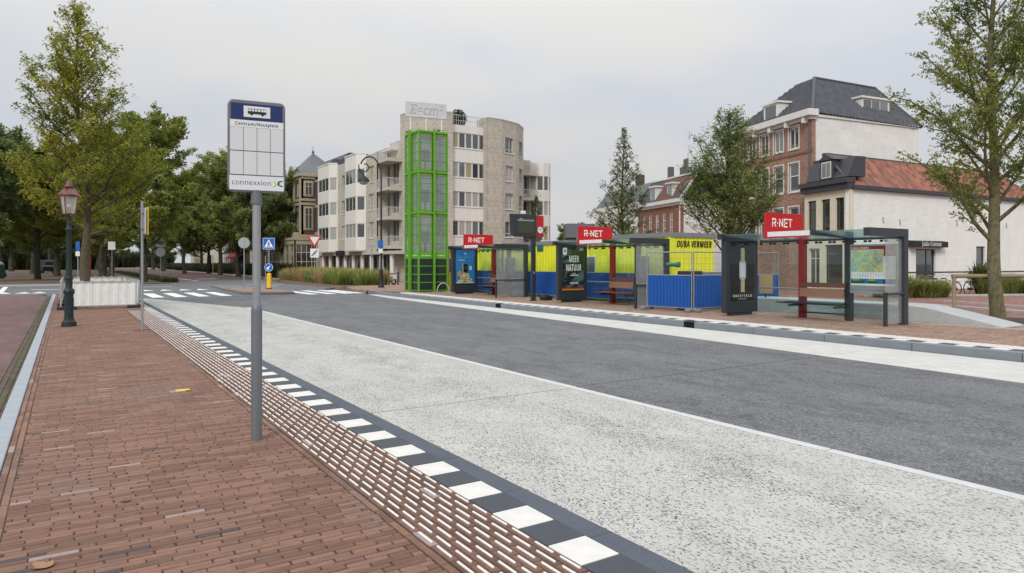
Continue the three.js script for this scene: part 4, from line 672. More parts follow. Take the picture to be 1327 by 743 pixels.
{ // things lying behind the corner fence
  const gl = mat(0.01, 0.16, 0.10, { roughness: 0.4, mottle: 0.3 }), t = thing('green_pipe', 'green plastic pipe end on top of corner fence', 'pipe', [18.02, FT + 1.62, -17.3], 0.3);
  part('pipe_body', [cyl(0.07, 0.07, 0.42, 0, 0, 0, 14, Math.PI / 2)], gl, t); part('pipe_collar', [cyl(0.1, 0.1, 0.12, 0, 0, 0.22, 14, Math.PI / 2)], gl, t);
  for (const [x, z, w, h, l] of [[18.9, -17.3, 0.7, 1.42, 'dark grey crate stack showing above corner fence'], [20.2, -17.5, 0.8, 1.38, 'pale grey crate stack showing above corner fence']]) { const c = thing('crate_stack', l, 'crate', [x, 0.17, z]); const m = l.startsWith('dark') ? anthracite : cabGrey; part('lower_crate', [rbox(w, h * 0.5, 0.6, 0.03, 0, h * 0.25, 0, 1)], m, c); part('upper_crate', [rbox(w, h * 0.48, 0.58, 0.03, 0.02, h * 0.75, 0, 1)], m, c); }
  const nb = thing('notice_board', 'brown notice on small board beyond the nearest shelter', 'notice board', [20.95, 0.17, -15.6], -0.3); part('board', [rbox(0.56, 0.66, 0.03, 0.01, 0, 0.93, 0, 1)], mat(0.38, 0.25, 0.12, { mottle: 0.3 }), nb); part('stand', [span(-0.03, 0.03, 0, 0.9, -0.03, -0.016)], blackish, nb);
}
// --- concrete ramp wall, tree stakes ---
{
  const side = mat(0.42, 0.44, 0.45, { roughness: 0.9, mottle: 1.6, bump: 0.002 });
  const g = prism([[-20, 0.0], [-20, 0.44], [-10.4, 0.44], [-9.9, 0.40], [-8.1, 0.02], [-8.0, 0.0]], 1.25, 0.02).applyMatrix4(M4(0, 0, 0, 0, -Math.PI / 2, 0));
  single('ramp_wall', 'low pale concrete wall sloping down behind nearest shelter', 'wall', boxUV(g), side, [21.75, FT - 0.01, 0]);
}
// ================================================================ BUILDINGS
const brickPale = new THREE.MeshStandardMaterial({ map: sized(brickTex(12, 40, [0.46, 0.425, 0.365], [0.40, 0.372, 0.33], 0.35, 2, 151, 0.16), 2.6, 2.6), roughness: 0.9 });
const brickRed = new THREE.MeshStandardMaterial({ map: sized(brickTex(12, 40, [0.30, 0.165, 0.12], [0.27, 0.22, 0.18], 0.5, 2.4, 157, 0.15), 2.6, 2.4), roughness: 0.9 });
const brickDeep = new THREE.MeshStandardMaterial({ map: sized(brickTex(12, 40, [0.24, 0.10, 0.065], [0.20, 0.15, 0.12], 0.5, 2.2, 163, 0.15), 2.6, 2.4), roughness: 0.9 });
const brickBrown = new THREE.MeshStandardMaterial({ map: sized(brickTex(12, 40, [0.085, 0.06, 0.05], [0.08, 0.065, 0.055], 0.5, 2, 167, 0.2), 2.6, 2.4), roughness: 0.9 });
const brickWhite = (() => { const t = brickTex(10, 22, [0.76, 0.775, 0.76], [0.70, 0.712, 0.70], 0.05, 1.4, 173, 0.06); const b = dataTex(512, 512, (x, y) => { const row = Math.floor(y / 23.27), fy = y - row * 23.27, fx = (x / 51.2 + (row % 2) * 0.5) % 1 * 51.2; return Math.min(fx, 51.2 - fx, fy, 23.27 - fy) < 2 ? 0.2 : 0.8 + 0.2 * hash2(Math.floor(x / 51.2 + (row % 2) * 0.5), row, 5); }, false); return new THREE.MeshStandardMaterial({ map: sized(t, 3.4, 3.4), bumpMap: sized(b, 3.4, 3.4), bumpScale: 0.008, roughness: 0.8 }); })();
const claddingMat = new THREE.MeshStandardMaterial({ map: sized(dataTex(512, 512, (x, y) => { const j = x % 128 < 2 || y % 256 < 2, n = fbm(x / 90, y / 120, 0, 0, 181, 4) - 0.5, d = fbm(x / 9, y / 130, 0, 0, 187, 3); const v = (j ? 0.5 : 0.74) * (1 + 0.12 * n) * (1 - 0.12 * smooth(0.6, 0.8, d)); return [v * 0.93, v * 0.915, v * 0.86]; }), 3.6, 5.4), roughness: 0.55 });
const plasterWhite = new THREE.MeshStandardMaterial({ map: sized(dataTex(1024, 512, (x, y) => { const n = fbm(x / 100, y / 70, 0, 0, 191, 5) - 0.5, d = fbm(x / 14, y / 90, 0, 0, 197, 4), sp = fbm(x / 30, y / 24, 0, 0, 199, 4); const v = 0.72 * (1 + 0.24 * n) * (1 - 0.05 * smooth(0.55, 0.75, d)) * (1 - 0.12 * smooth(0.66, 0.8, sp)); return [v, v * 0.995, v * 0.975]; }), 11, 5.5), roughness: 0.85 });
const creamPaint = mat(0.64, 0.60, 0.48, { roughness: 0.7, mottle: 2.2 }), stoneCream = mat(0.37, 0.325, 0.235, { roughness: 0.8, mottle: 2 });
const frameWhite = mat(0.64, 0.64, 0.62, { roughness: 0.5, mottle: 0 }), frameDark = mat(0.03, 0.035, 0.035, { roughness: 0.5, mottle: 0 }), frameCream = mat(0.55, 0.50, 0.38, { roughness: 0.6, mottle: 0 });
const slateDark = mat(0.045, 0.05, 0.06, { roughness: 0.6, mottle: 1.5 }), leadGrey = mat(0.10, 0.11, 0.12, { roughness: 0.6, mottle: 1.5 });
// frame of a facade seen from outside: A on the left, B on the right; x along, y up, z outwards
function face(A, B, y0 = 0) { const dx = B[0] - A[0], dz = B[1] - A[1], l = Math.hypot(dx, dz), m = new THREE.Matrix4(); m.makeBasis(new THREE.Vector3(dx / l, 0, dz / l), new THREE.Vector3(0, 1, 0), new THREE.Vector3(-dz / l, 0, dx / l)); m.setPosition(A[0], y0, A[1]); return { m, l }; }
function put(o, m, x = 0, y = 0, z = 0) { o.applyMatrix4(m.clone().multiply(M4(x, y, z))); return o; }
function wall(parent, f, y0, y1, holes, m, thick = 0.3, x0 = 0, x1 = f.l, name = 'wall') {
  const s = new THREE.Shape([[x0, y0], [x1, y0], [x1, y1], [x0, y1]].map((p) => new THREE.Vector2(...p)));
  for (const [a, b, w, h] of holes) { const p = new THREE.Path(); p.moveTo(a - w / 2, b - h / 2); p.lineTo(a - w / 2, b + h / 2); p.lineTo(a + w / 2, b + h / 2); p.lineTo(a + w / 2, b - h / 2); p.closePath(); s.holes.push(p); }
  return put(part(name, boxUV(new THREE.ExtrudeGeometry(s, { depth: thick, bevelEnabled: false }).applyMatrix4(M4(0, 0, -thick))), m, parent), f.m);
}
const winCache = new Map();
function windowPart(parent, f, x, y, w, h, o = {}) {
  const { fm = frameWhite, pm = paneMats[0], v = [], hz = [], rec = 0.12, bar: b = 0.06, sill = true, sillM = frameWhite, name = 'window' } = o, key = [w.toFixed(3), h.toFixed(3), v.join(), hz.join(), b].join('|');
  if (!winCache.has(key)) {
    const t = b * 0.75, g = [span(-w / 2, w / 2, -h / 2, -h / 2 + b, -0.07, 0), span(-w / 2, w / 2, h / 2 - b, h / 2, -0.07, 0), span(-w / 2, -w / 2 + b, -h / 2 + b, h / 2 - b, -0.07, 0), span(w / 2 - b, w / 2, -h / 2 + b, h / 2 - b, -0.07, 0)];
    for (const k of v) g.push(span(-w / 2 + k * w - t / 2, -w / 2 + k * w + t / 2, -h / 2 + b, h / 2 - b, -0.065, -0.005)); for (const k of hz) g.push(span(-w / 2 + b, w / 2 - b, -h / 2 + k * h - t / 2, -h / 2 + k * h + t / 2, -0.06, -0.008));
    winCache.set(key, [merged(g), span(-w / 2 + 0.01, w / 2 - 0.01, -h / 2 + 0.01, h / 2 - 0.01, -0.05, -0.035), span(-w / 2 - 0.06, w / 2 + 0.06, -h / 2 - 0.08, -h / 2 - 0.003, -0.06, rec + 0.06)]);
  }
  const [fg, pg, sg] = winCache.get(key), fr = part(name, fg, fm, parent); part('pane', pg, pm, fr); if (sill) part('sill', sg, sillM, fr);
  return put(fr, f.m, x, y, -rec);
}
const rowWin = (parent, f, list, r, o = {}) => list.forEach(([x, y, w, h]) => windowPart(parent, f, x, y, w, h, { pm: pickPane(r), ...o }));
const bpart = (name, geos, m, parent, f) => put(part(name, geos, m, parent), f.m);

const aptStone = mat(0.47, 0.445, 0.39, { roughness: 0.9, mottle: 1.7 });
// --- pale brick apartment block with rounded corners ---
{
  const t = thing('apartment_block', 'pale brick apartment block with rounded corners and white glazed bays', 'building'), r = rng(301), rows = [5.15, 7.93, 10.71], rows4 = [...rows, 13.5];
  // side along the avenue
  const zf = -81.3, zn = -63.2, L = face([25.5, zf], [25.5, zn]), s = (z) => z - zf;
  const holes = []; for (const y of rows) holes.push([s(-72.6), y, 2.0, 1.5], [s(-64.95), y, 1.35, 1.6]);
  wall(t, L, 3.0, 12.7, holes, brickPale);
  holes.forEach(([x, y, w, h]) => windowPart(t, L, x, y, w, h, { pm: pickPane(r), v: w > 1.5 ? [0.33, 0.5] : [0.62], hz: [0.22] }));
  for (const [a, b, top] of [[-80.4, -75.0, 12.95], [-71.15, -66.42, 12.95]]) {   // two white bays
    const pts = [[25.5, a], [24.7, a + 0.75], [24.7, b - 0.75], [25.5, b]];
    for (let i = 0; i < 3; i++) { const f = face(pts[i], pts[i + 1]), hs = rows.map((y) => [f.l / 2, y, f.l - (i === 1 ? 0.1 : 0.24), 1.45]); wall(t, f, 3.2, top, hs, claddingMat, 0.15); hs.forEach(([x, y, w, h]) => windowPart(t, f, x, y, w, h, { pm: pickPane(r), v: i === 1 ? [0.34, 0.67] : [], bar: 0.07, rec: 0.05, sill: false })); }
    part('bay_floor', [slabXZ(pts.map(([x, z]) => [x - 0.05, z]), 3.05, 3.2)], aptStone, t); part('bay_cap', [slabXZ(pts.map(([x, z]) => [x - 0.06, z]), top, top + 0.12)], whitePaint, t);
  }
  part('floor_slab', [span(25.3, 33, 2.7, 3.0, zf, zn + 5)], aptStone, t); part('shopfront', [span(27.2, 27.4, 0.1, 2.7, zf, zn + 4)], paneMats[0], t);
  for (let z = -80.6; z < -60; z += 2.55) { part('column', [cyl(0.22, 0.22, 2.6, 25.7, 1.4, z, 14)], whitePaint, t); part('shop_mullion', [span(27.1, 27.19, 0.1, 2.7, z + 0.4, z + 0.5)], frameWhite, t); }
  for (const z of [-78.2, -72.1, -67.3]) part('shop_door', [span(27.05, 27.18, 0.1, 2.5, z, z + 0.8)], curtainPane, t); part('fascia_sign', [span(25.1, 25.28, 2.65, 3.2, -74.6, -72.0)], blackish, t);
  // set-back attic with white slanting glass
  part('attic_glazing', [prism([[0, 12.7], [0.0, 12.95], [2.2, 13.6], [2.6, 13.6], [2.6, 12.7]], 20).applyMatrix4(M4(26, 0, -61.3, 0, 0, 0)).applyMatrix4(M4(0, 0, -20))], claddingMat, t); part('roof_slab', [span(25.6, 40, 12.4, 12.69, zf + 0.01, -64)], aptStone, t); part('end_wall', [span(25.5, 40, 0.1, 12.6, zf - 0.25, zf - 0.01)], brickPale, t); part('roof_vent', [span(26.6, 27.9, 12.7, 14.1, -80.4, -79.0)], slateDark, t);
  // balconies next to the corner
  const BW2 = face([26.75, zn], [26.75, -60.4]); wall(t, BW2, 0.1, 13.6, rows.map((y) => [1.3, y - 0.2, 1.7, 2.1]), aptStone, 0.25); rows.forEach((y) => windowPart(t, BW2, 1.3, y - 0.2, 1.7, 2.1, { v: [0.5], pm: paneMats[0], sill: false }));
  part('balcony_side_wall', [span(25.5, 26.5, 3, 12.7, zn - 0.28, zn + 0.02)], brickPale, t);
  const rail = mat(0.52, 0.52, 0.50, { roughness: 0.5, mottle: 0.6 });
  [3.2, 5.95, 8.7, 11.45].forEach((y) => { const b = part('balcony_slab', [span(25.2, 26.74, y, y + 0.32, zn + 0.03, -60.2)], aptStone, t); part('balcony_rail', [span(25.24, 25.28, y + 1.15, y + 1.2, zn + 0.05, -60.25), span(25.24, 25.28, y + 0.42, y + 0.46, zn + 0.05, -60.25), ...Array.from({ length: 22 }, (_, i) => span(25.25, 25.27, y + 0.34, y + 1.15, zn + 0.1 + i * 0.125, zn + 0.125 + i * 0.125)), ...Array.from({ length: 9 }, (_, i) => span(25.3 + i * 0.16, 25.325 + i * 0.16, y + 0.34, y + 1.15, -60.28, -60.25)), span(25.28, 26.7, y + 1.15, y + 1.2, -60.28, -60.24)], rail, b); });
  // rounded corner towards the junction
  const arc = (cx, cz, R, a0, a1, n) => Array.from({ length: n + 1 }, (_, i) => { const a = lerp(a0, a1, i / n) * Math.PI / 180; return [cx + R * Math.sin(a), cz + R * Math.cos(a)]; });
  const c1 = arc(30.4, -60.6, 3.7, -90, 0, 7);
  for (let i = 0; i < 7; i++) { const f = face(c1[i], c1[i + 1]), hs = i === 1 || i === 5 ? rows4.map((y) => [f.l / 2, y, 0.66, 1.5]) : []; wall(t, f, 0.1, 15.9, hs, brickPale); rowWin(t, f, hs, r, { hz: [0.25] }); bpart('coping', [span(-0.01, f.l + 0.01, 15.9, 16.0, -0.34, 0.03)], aptStone, t, f); }
  // white glazed middle
  const F = face([30.42, -57.25], [34.2, -57.25]), fh = rows4.map((y) => [F.l / 2, y, F.l - 0.12, 1.45]);
  wall(t, F, 0.1, 14.95, fh, claddingMat, 0.2); fh.forEach(([x, y, w, h]) => { for (let i = 0; i < 5; i++) windowPart(t, F, x - w / 2 + (i + 0.5) * w / 5, y, w / 5 - 0.01, h, { pm: pickPane(r), bar: 0.07, rec: 0.06, sill: false }); bpart('window_ledge', [span(0.03, F.l - 0.03, y - h / 2 - 0.07, y - h / 2 - 0.005, -0.05, 0.05)], frameWhite, t, F); });
  bpart('terrace_rail', [span(0, F.l, 15.85, 15.9, -0.05, 0), span(0, F.l, 15.35, 15.38, -0.05, 0), ...Array.from({ length: 16 }, (_, i) => span(0.02 + i * 0.245, 0.05 + i * 0.245, 14.97, 15.85, -0.045, -0.005))], rail, t, F);
  // rounded wing on the right
  const angs = [0, 9, 29, 33, 51, 54, 70, 82, 95], c2 = [[34.22, -57.0], ...angs.map((a) => [34.9 + 6.6 * Math.sin(a * Math.PI / 180), -63.6 + 6.6 * Math.cos(a * Math.PI / 180)])];
  for (let i = 0; i < c2.length - 1; i++) { const f = face(c2[i], c2[i + 1]), hs = [2, 4, 6].includes(i) ? rows4.map((y) => [f.l / 2, y + 0.05, Math.min(1.25, f.l - 0.5), 1.55]) : []; wall(t, f, 0.1, 15.9, hs, brickPale); rowWin(t, f, hs, r, { hz: [0.24], v: i === 2 ? [0.62] : [] }); bpart('coping', [span(-0.01, f.l + 0.01, 15.9, 16.0, -0.34, 0.03)], aptStone, t, f); }
  part('wing_side_wall', [span(33.9, 34.2, 0.1, 15.9, -58.5, -57.05)], brickPale, t); part('corner_roof', [span(28.4, 37.5, 14.6, 14.9, -63.5, -58.2)], aptStone, t);
  // balconies and small bay far right
  const K = face([41.2, -63.2], [43.6, -63.2]); wall(t, K, 0.1, 13.3, rows.map((y) => [1.2, y - 0.2, 1.6, 2.0]), aptStone, 0.25); rows.forEach((y) => windowPart(t, K, 1.2, y - 0.2, 1.6, 2.0, { v: [0.5], sill: false }));
  [3.2, 5.95, 8.7, 11.45].forEach((y) => { const b = part('balcony_slab', [span(41.3, 43.7, y, y + 0.32, -63.2, -61.9)], aptStone, t); part('balcony_rail', [span(41.4, 43.7, y + 1.15, y + 1.2, -61.95, -61.9), ...Array.from({ length: 18 }, (_, i) => span(41.45 + i * 0.125, 41.475 + i * 0.125, y + 0.34, y + 1.15, -61.94, -61.91))], rail, b); });
  const c3 = arc(44.6, -63.4, 1.5, -70, 90, 5); for (let i = 0; i < 5; i++) { const f = face(c3[i], c3[i + 1]), hs = rows.map((y) => [f.l / 2, y, f.l - 0.12, 1.6]); wall(t, f, 0.1, 13.0, hs, claddingMat, 0.15); rowWin(t, f, hs, r, { sill: false, rec: 0.05 }); }
  const pl = single('roof_shrub', 'round dark green shrub on the apartment roof terrace', 'shrub', (() => { const q = rng(77), g = []; for (let i = 0; i < 900; i++) { const a = q() * 7, b = Math.acos(2 * q() - 1), R = 0.85 * Math.cbrt(q()); g.push(new THREE.PlaneGeometry(0.17, 0.1).toNonIndexed().applyMatrix4(M4(R * Math.sin(b) * Math.cos(a), 0.75 + R * Math.cos(b), R * Math.sin(b) * Math.sin(a), q() * 6, q() * 6, q() * 6))); } g.push(cyl(0.25, 0.3, 0.35, 0, 0.18, 0, 10)); return merged(g); })(), mat(0.03, 0.045, 0.02, { side: THREE.DoubleSide }), [31.5, 14.95, -58.0]);
}
// --- green glass tower made of stacked booths, with sign on top ---
{
  const t = thing('green_booth_tower', 'bright green steel and glass tower of stacked booths', 'tower', [17.1, FT, -38.05]), g = mat(0.13, 0.36, 0.025, { roughness: 0.55, mottle: 1.2 }), W = 1.85;
  const darkPan = mat(0.022, 0.032, 0.038, { roughness: 0.35, mottle: 0.7 }), tg = new THREE.MeshPhysicalMaterial({ color: lin(0.74, 0.79, 0.77), roughness: 0.05, transmission: 0.85, thickness: 0, ior: 1.6 });
  const lv = [2.15, 4.62, 7.0, 9.35];
  for (const [x, z] of [[0, 0], [W, 0], [W, W], [0, W]]) part('corner_post', [span(x - 0.04, x + 0.04, 0, 9.38, z - 0.04, z + 0.04)], g, t);
  for (const [x, z] of [[-0.14, W / 2], [W / 2, W + 0.14], [W + 0.14, W / 2], [W / 2, -0.14]]) part('fin', [x < 0 || x > W ? span(x - 0.1, x + 0.1, 0, 9.5, z - 0.032, z + 0.032) : span(x - 0.032, x + 0.032, 0, 9.5, z - 0.1, z + 0.1)], g, t);
  const sides = [face([0, 0], [0, W]), face([0, W], [W, W]), face([W, W], [W, 0]), face([W, 0], [0, 0])], lab = canvasTex(256, 48, (c) => { c.fillStyle = '#4aa322'; c.fillRect(0, 0, 256, 48); c.fillStyle = '#dff3d2'; c.font = 'bold 34px sans-serif'; c.textAlign = 'center'; c.fillText('ptt telefoon', 128, 36); });
  sides.forEach((f, si) => {
    for (let b = 0; b < 2; b++) {
      const x0 = b * W / 2 + 0.055, x1 = (b + 1) * W / 2 - 0.055;
      const base = bpart('base_panel', [span(x0, x1, 0.06, 1.95, -0.03, 0.0)], darkPan, t, f); for (const y of [0.08, 0.55, 1.02, 1.5, 1.95]) part('base_rail', [span(x0, x1, y - 0.022, y + 0.022, -0.04, 0.02)], g, base);
      const h = bpart('header_panel', [span(x0, x1, 1.99, 2.26, -0.04, 0.03)], g, t, f); if (si < 2) { const q = printed('booth_print', x1 - x0 - 0.06, 0.13, lab, h, [(x0 + x1) / 2, 2.12, 0.032]); }
      for (let k = 0; k < 3; k++) {
        const y0 = lv[k] + 0.12, y1 = lv[k + 1] - 0.14, p = bpart('booth_glass', [span(x0 + 0.05, x1 - 0.05, y0 + 0.05, y1 - 0.05, -0.025, -0.015)], tg, t, f);
        part('glass_frame', [span(x0, x1, y0 - 0.04, y0 + 0.04, -0.05, 0.0), span(x0, x1, y1 - 0.05, y1 + 0.04, -0.05, 0.0), span(x0, x0 + 0.05, y0, y1, -0.05, 0), span(x1 - 0.05, x1, y0, y1, -0.05, 0)], g, p);
        for (const q of [0.25, 0.5, 0.75]) part('glazing_bar', [span(x0 + 0.05, x1 - 0.05, lerp(y0, y1, q) - 0.012, lerp(y0, y1, q) + 0.012, -0.014, 0.004)], g, p);
        bpart('floor_band', [span(x0 - 0.05, x1 + 0.05, lv[k + 1] - 0.07, lv[k + 1] + 0.05, -0.03, 0.05)], g, t, f);
      }
    }
  });
  for (let k = 0; k < 4; k++) part('deck', [span(0.06, W - 0.06, lv[k] - 0.08, lv[k], 0.06, W - 0.06)], darkPan, t);
  for (let k = 0; k < 3; k++) part('phone_set', [rbox(0.5, 0.7, 0.3, 0.04, W / 2, lv[k] + 1.1, W * 0.42, 1), span(W / 2 - 0.05, W / 2 + 0.05, lv[k], lv[k] + 0.8, W * 0.4, W * 0.45)], darkPan, t);
  const hoop = []; for (let i = 0; i <= 12; i++) { const a = i / 12 * Math.PI; hoop.push([17.0 + 1.05 + 0.4 * (1 - Math.cos(a)) + 0.1, FT + 0.5 * Math.sin(a), -35.95]); }
  single('bike_hoop', 'pale curved metal hoop at foot of green tower', 'hoop', [tube(hoop, 0.022, 8)], mat(0.6, 0.62, 0.6, { mottle: 0.3 }));
  const sg = thing('formula_sign', 'white billboard with letters E=cm2 above green tower', 'sign', [17.1 + W / 2, FT + 9.4, -38.05 + W / 2], -YAW * 0.35);
  for (const x of [-0.95, 0, 0.95]) part('pole', [cyl(0.05, 0.05, 1.0, x, 0.45, 0, 10)], whitePaint, sg);
  const bd = part('board', [rbox(2.5, 0.92, 0.12, 0.015, 0, 1.38, 0, 1)], mat(0.55, 0.57, 0.60, { roughness: 0.5, mottle: 1 }), sg);
  const ft = text3('E=cm', 0.55, 0.02, fontSerif), f2 = text3('2', 0.3, 0.02, fontSerif); ft.applyMatrix4(new THREE.Matrix4().set(1, 0.2, 0, 0, 0, 1, 0, 0, 0, 0, 1, 0, 0, 0, 0, 1)); ft.computeBoundingBox(); const kk = 1.75 / (ft.boundingBox.max.x - ft.boundingBox.min.x); ft.applyMatrix4(M4(0, 0, 0, 0, 0, 0, kk, 1, 1));
  part('formula_letters', [ft.applyMatrix4(M4(-1.05, 1.13, 0.055)), f2.applyMatrix4(M4(0.82, 1.42, 0.055))], mat(0.46, 0.43, 0.34, { roughness: 0.5, mottle: 0.3 }), bd);
}
// --- ornate brick mansion with slate turret ---
{
  const t = thing('turret_mansion', 'ornate dark brick mansion with stone bands and slate turret', 'building'), r = rng(401);
  const f = face([25.6, -101], [25.6, -81.9]), s = (z) => z + 101, hs = [];
  for (const z of [-99.3, -96.9, -94.6]) for (const y of [3.3, 7.0, 10.3]) hs.push([s(z), y, 1.2, 2.1]);
  wall(t, f, 0.1, 12.0, hs, brickBrown); rowWin(t, f, hs, r, { v: [0.5], hz: [0.7], fm: frameCream });
  for (const y of [1.2, 4.9, 5.3, 8.6, 11.7]) bpart('stone_band', [span(0, f.l, y, y + 0.28, -0.2, 0.07)], stoneCream, t, f);
  part('roof', [prism([[0, 12], [3.5, 15.5], [7, 15.5], [9, 12]], 19).applyMatrix4(M4(25.8, 0, -101))], slateDark, t);
  // turret block with stone bay
  const T = [[23.9, -92], [23.9, -83.6]], q = face(...T), ts = []; for (const [x, w] of [[1.6, 1.3], [4.2, 2.0], [6.9, 1.3]]) for (const [y, h] of [[7.3, 2.9], [10.9, 1.7]]) ts.push([x, y, w, h]);
  wall(t, q, 0.1, 12.4, ts, brickBrown); rowWin(t, q, ts, r, { v: [0.5], hz: [0.66], fm: frameCream, sillM: stoneCream });
  for (const z of [-83.75, -91.85]) part('turret_side_wall', [span(23.92, 25.6, 0.1, 12.4, z - 0.15, z + 0.15)], brickBrown, t);
  const e = face([23.9, -83.59], [25.6, -83.59]); for (const [y, h] of [[7.3, 2.6], [10.9, 1.6]]) { bpart('stone_pier', [span(0.25, 1.45, y - h / 2 - 0.15, y + h / 2 + 0.15, 0.002, 0.08)], stoneCream, t, e); windowPart(t, e, 0.85, y, 0.9, h, { v: [0.5], hz: [0.66], fm: frameCream, rec: -0.16, sill: false }); } for (const y of [5.0, 8.9, 9.4, 12.1]) { bpart('stone_band', [span(-0.05, q.l + 0.05, y, y + 0.3, -0.2, 0.09)], stoneCream, t, q); bpart('stone_band', [span(-0.04, e.l, y, y + 0.3, -0.2, 0.09)], stoneCream, t, e); }
  for (const x of [0.25, 2.9, 5.5, 8.15]) bpart('stone_pier', [span(x - 0.22, x + 0.22, 5.3, 12.1, 0.002, 0.16)], stoneCream, t, q);
  bpart('stone_balcony', [span(0.6, 7.9, 4.5, 5.6, -0.1, 0.75)], stoneCream, t, q); for (const x of [1.2, 4.2, 7.2]) bpart('corbel', [prism([[0, 4.5], [0.7, 4.5], [0, 3.4]], 0.4).applyMatrix4(M4(0, 0, 0, 0, -Math.PI / 2)).applyMatrix4(M4(x + 0.2, 0, 0))], stoneCream, t, q);
  bpart('turret_cornice', [span(-0.25, q.l + 0.25, 12.4, 12.75, -4.6, 0.3)], stoneCream, t, q);
  part('turret_roof', [new THREE.CylinderGeometry(0.05, 4.6, 3.2, 4, 1).toNonIndexed().applyMatrix4(M4(0, 0, 0, 0, Math.PI / 4, 0)).applyMatrix4(M4(26.6, 14.35, -87.8, 0, 0, 0, 0.8, 1, 1.3)), cyl(0.06, 0.02, 1.1, 26.6, 16.3, -87.8, 8), new THREE.SphereGeometry(0.18, 8, 6).toNonIndexed().applyMatrix4(M4(26.6, 16.1, -87.8))], leadGrey, t);
  for (const z of [-97.8, -94.3]) part('stepped_gable', [prism([[-1.4, 12], [-1.4, 13.2], [-0.9, 13.2], [-0.9, 14.1], [-0.4, 14.1], [-0.4, 14.9], [0.4, 14.9], [0.4, 14.1], [0.9, 14.1], [0.9, 13.2], [1.4, 13.2], [1.4, 12]], 0.35).applyMatrix4(M4(0, 0, 0, 0, -Math.PI / 2)).applyMatrix4(M4(25.75, 0, z))], stoneCream, t);
  // ground floor winter garden with cream glazing bars
  const w = face([22.6, -99], [22.6, -82]), ws = []; for (let i = 0; i < 8; i++) ws.push([1.1 + i * 2.1, 2.55, 2.0, 3.1]); wall(t, w, 0.1, 4.6, ws, stoneCream, 0.2); ws.forEach(([x, y, a, h]) => windowPart(t, w, x, y, a, h, { v: [0.33, 0.66], hz: [0.33, 0.68], fm: frameCream, pm: paneMats[3], bar: 0.09, sill: false })); part('garden_room_roof', [span(22.5, 25.6, 4.6, 4.9, -99.1, -81.9)], stoneCream, t); const ge = face([22.62, -82.0], [25.6, -82.0]); wall(t, ge, 0.1, 4.6, [[1.49, 2.55, 2.5, 3.1]], stoneCream, 0.2); windowPart(t, ge, 1.49, 2.55, 2.5, 3.1, { v: [0.25, 0.5, 0.75], hz: [0.33, 0.68], fm: frameCream, pm: paneMats[3], bar: 0.09, sill: false });
}
// --- roof tiles laid row by row ---
function roofPlane(parent, P0, P1, P2, P3, tw, tl, pick, m, name = 'roof_tiles') {
  const V = (p) => new THREE.Vector3(...p), a0 = V(P0), a1 = V(P1), b0 = V(P3), b1 = V(P2), x = a1.clone().sub(a0).normalize(), up = b0.clone().add(b1).sub(a0).sub(a1), sl = up.clone().addScaledVector(x, -up.dot(x)), len = sl.length() / 2; sl.normalize(); const n = sl.clone().cross(x).negate().normalize();
  if (n.y < 0) n.negate();
  const g = new THREE.BufferGeometry(); g.setAttribute('position', new THREE.Float32BufferAttribute([P0, P1, P2, P0, P2, P3].flat(), 3)); g.computeVertexNormals(); const deck = part('roof', [g], m, parent);
  const prof = []; for (let i = 0; i <= 8; i++) { const u = i / 8; prof.push([(u - 0.5) * tw * 1.06, 0.042 * Math.sin((u * 1.25 - 0.05) * 2 * Math.PI)]); }
  const sh = new THREE.Shape([...prof.map((p) => new THREE.Vector2(p[0], p[1])), ...prof.map((p) => new THREE.Vector2(p[0], p[1] - 0.055)).reverse()]), tile = new THREE.ExtrudeGeometry(sh, { depth: tl * 1.1, bevelEnabled: false, curveSegments: 1 }).toNonIndexed().applyMatrix4(M4(0, 0, -tl * 0.55)).applyMatrix4(M4(0, 0, 0, 0.15));
  const mats = [], rows = Math.floor(len / tl);
  for (let i = 0; i < rows; i++) { const t = (i + 0.5) / rows, l = a0.clone().lerp(b0, t), rr = a1.clone().lerp(b1, t), w = l.distanceTo(rr), k = Math.floor(w / tw); for (let j = 0; j < k; j++) { const p = l.clone().lerp(rr, (j + 0.5) / k).addScaledVector(n, 0.05); mats.push([p, i, j]); } }
  const im = shade(new THREE.InstancedMesh(tile, new THREE.MeshStandardMaterial({ roughness: 0.45, color: lin(1, 1, 1) }), mats.length)), zb = sl.clone().negate(), basis = new THREE.Matrix4().makeBasis(x.clone().cross(n).dot(zb) > 0 ? x : x.clone().negate(), n, zb);
  mats.forEach(([p, i, j], q) => { im.setMatrixAt(q, basis.clone().setPosition(p)); im.setColorAt(q, lin(...pick(p, i, j))); }); im.name = name; im.userData = { kind: 'stuff' }; deck.add(im); return deck;
}
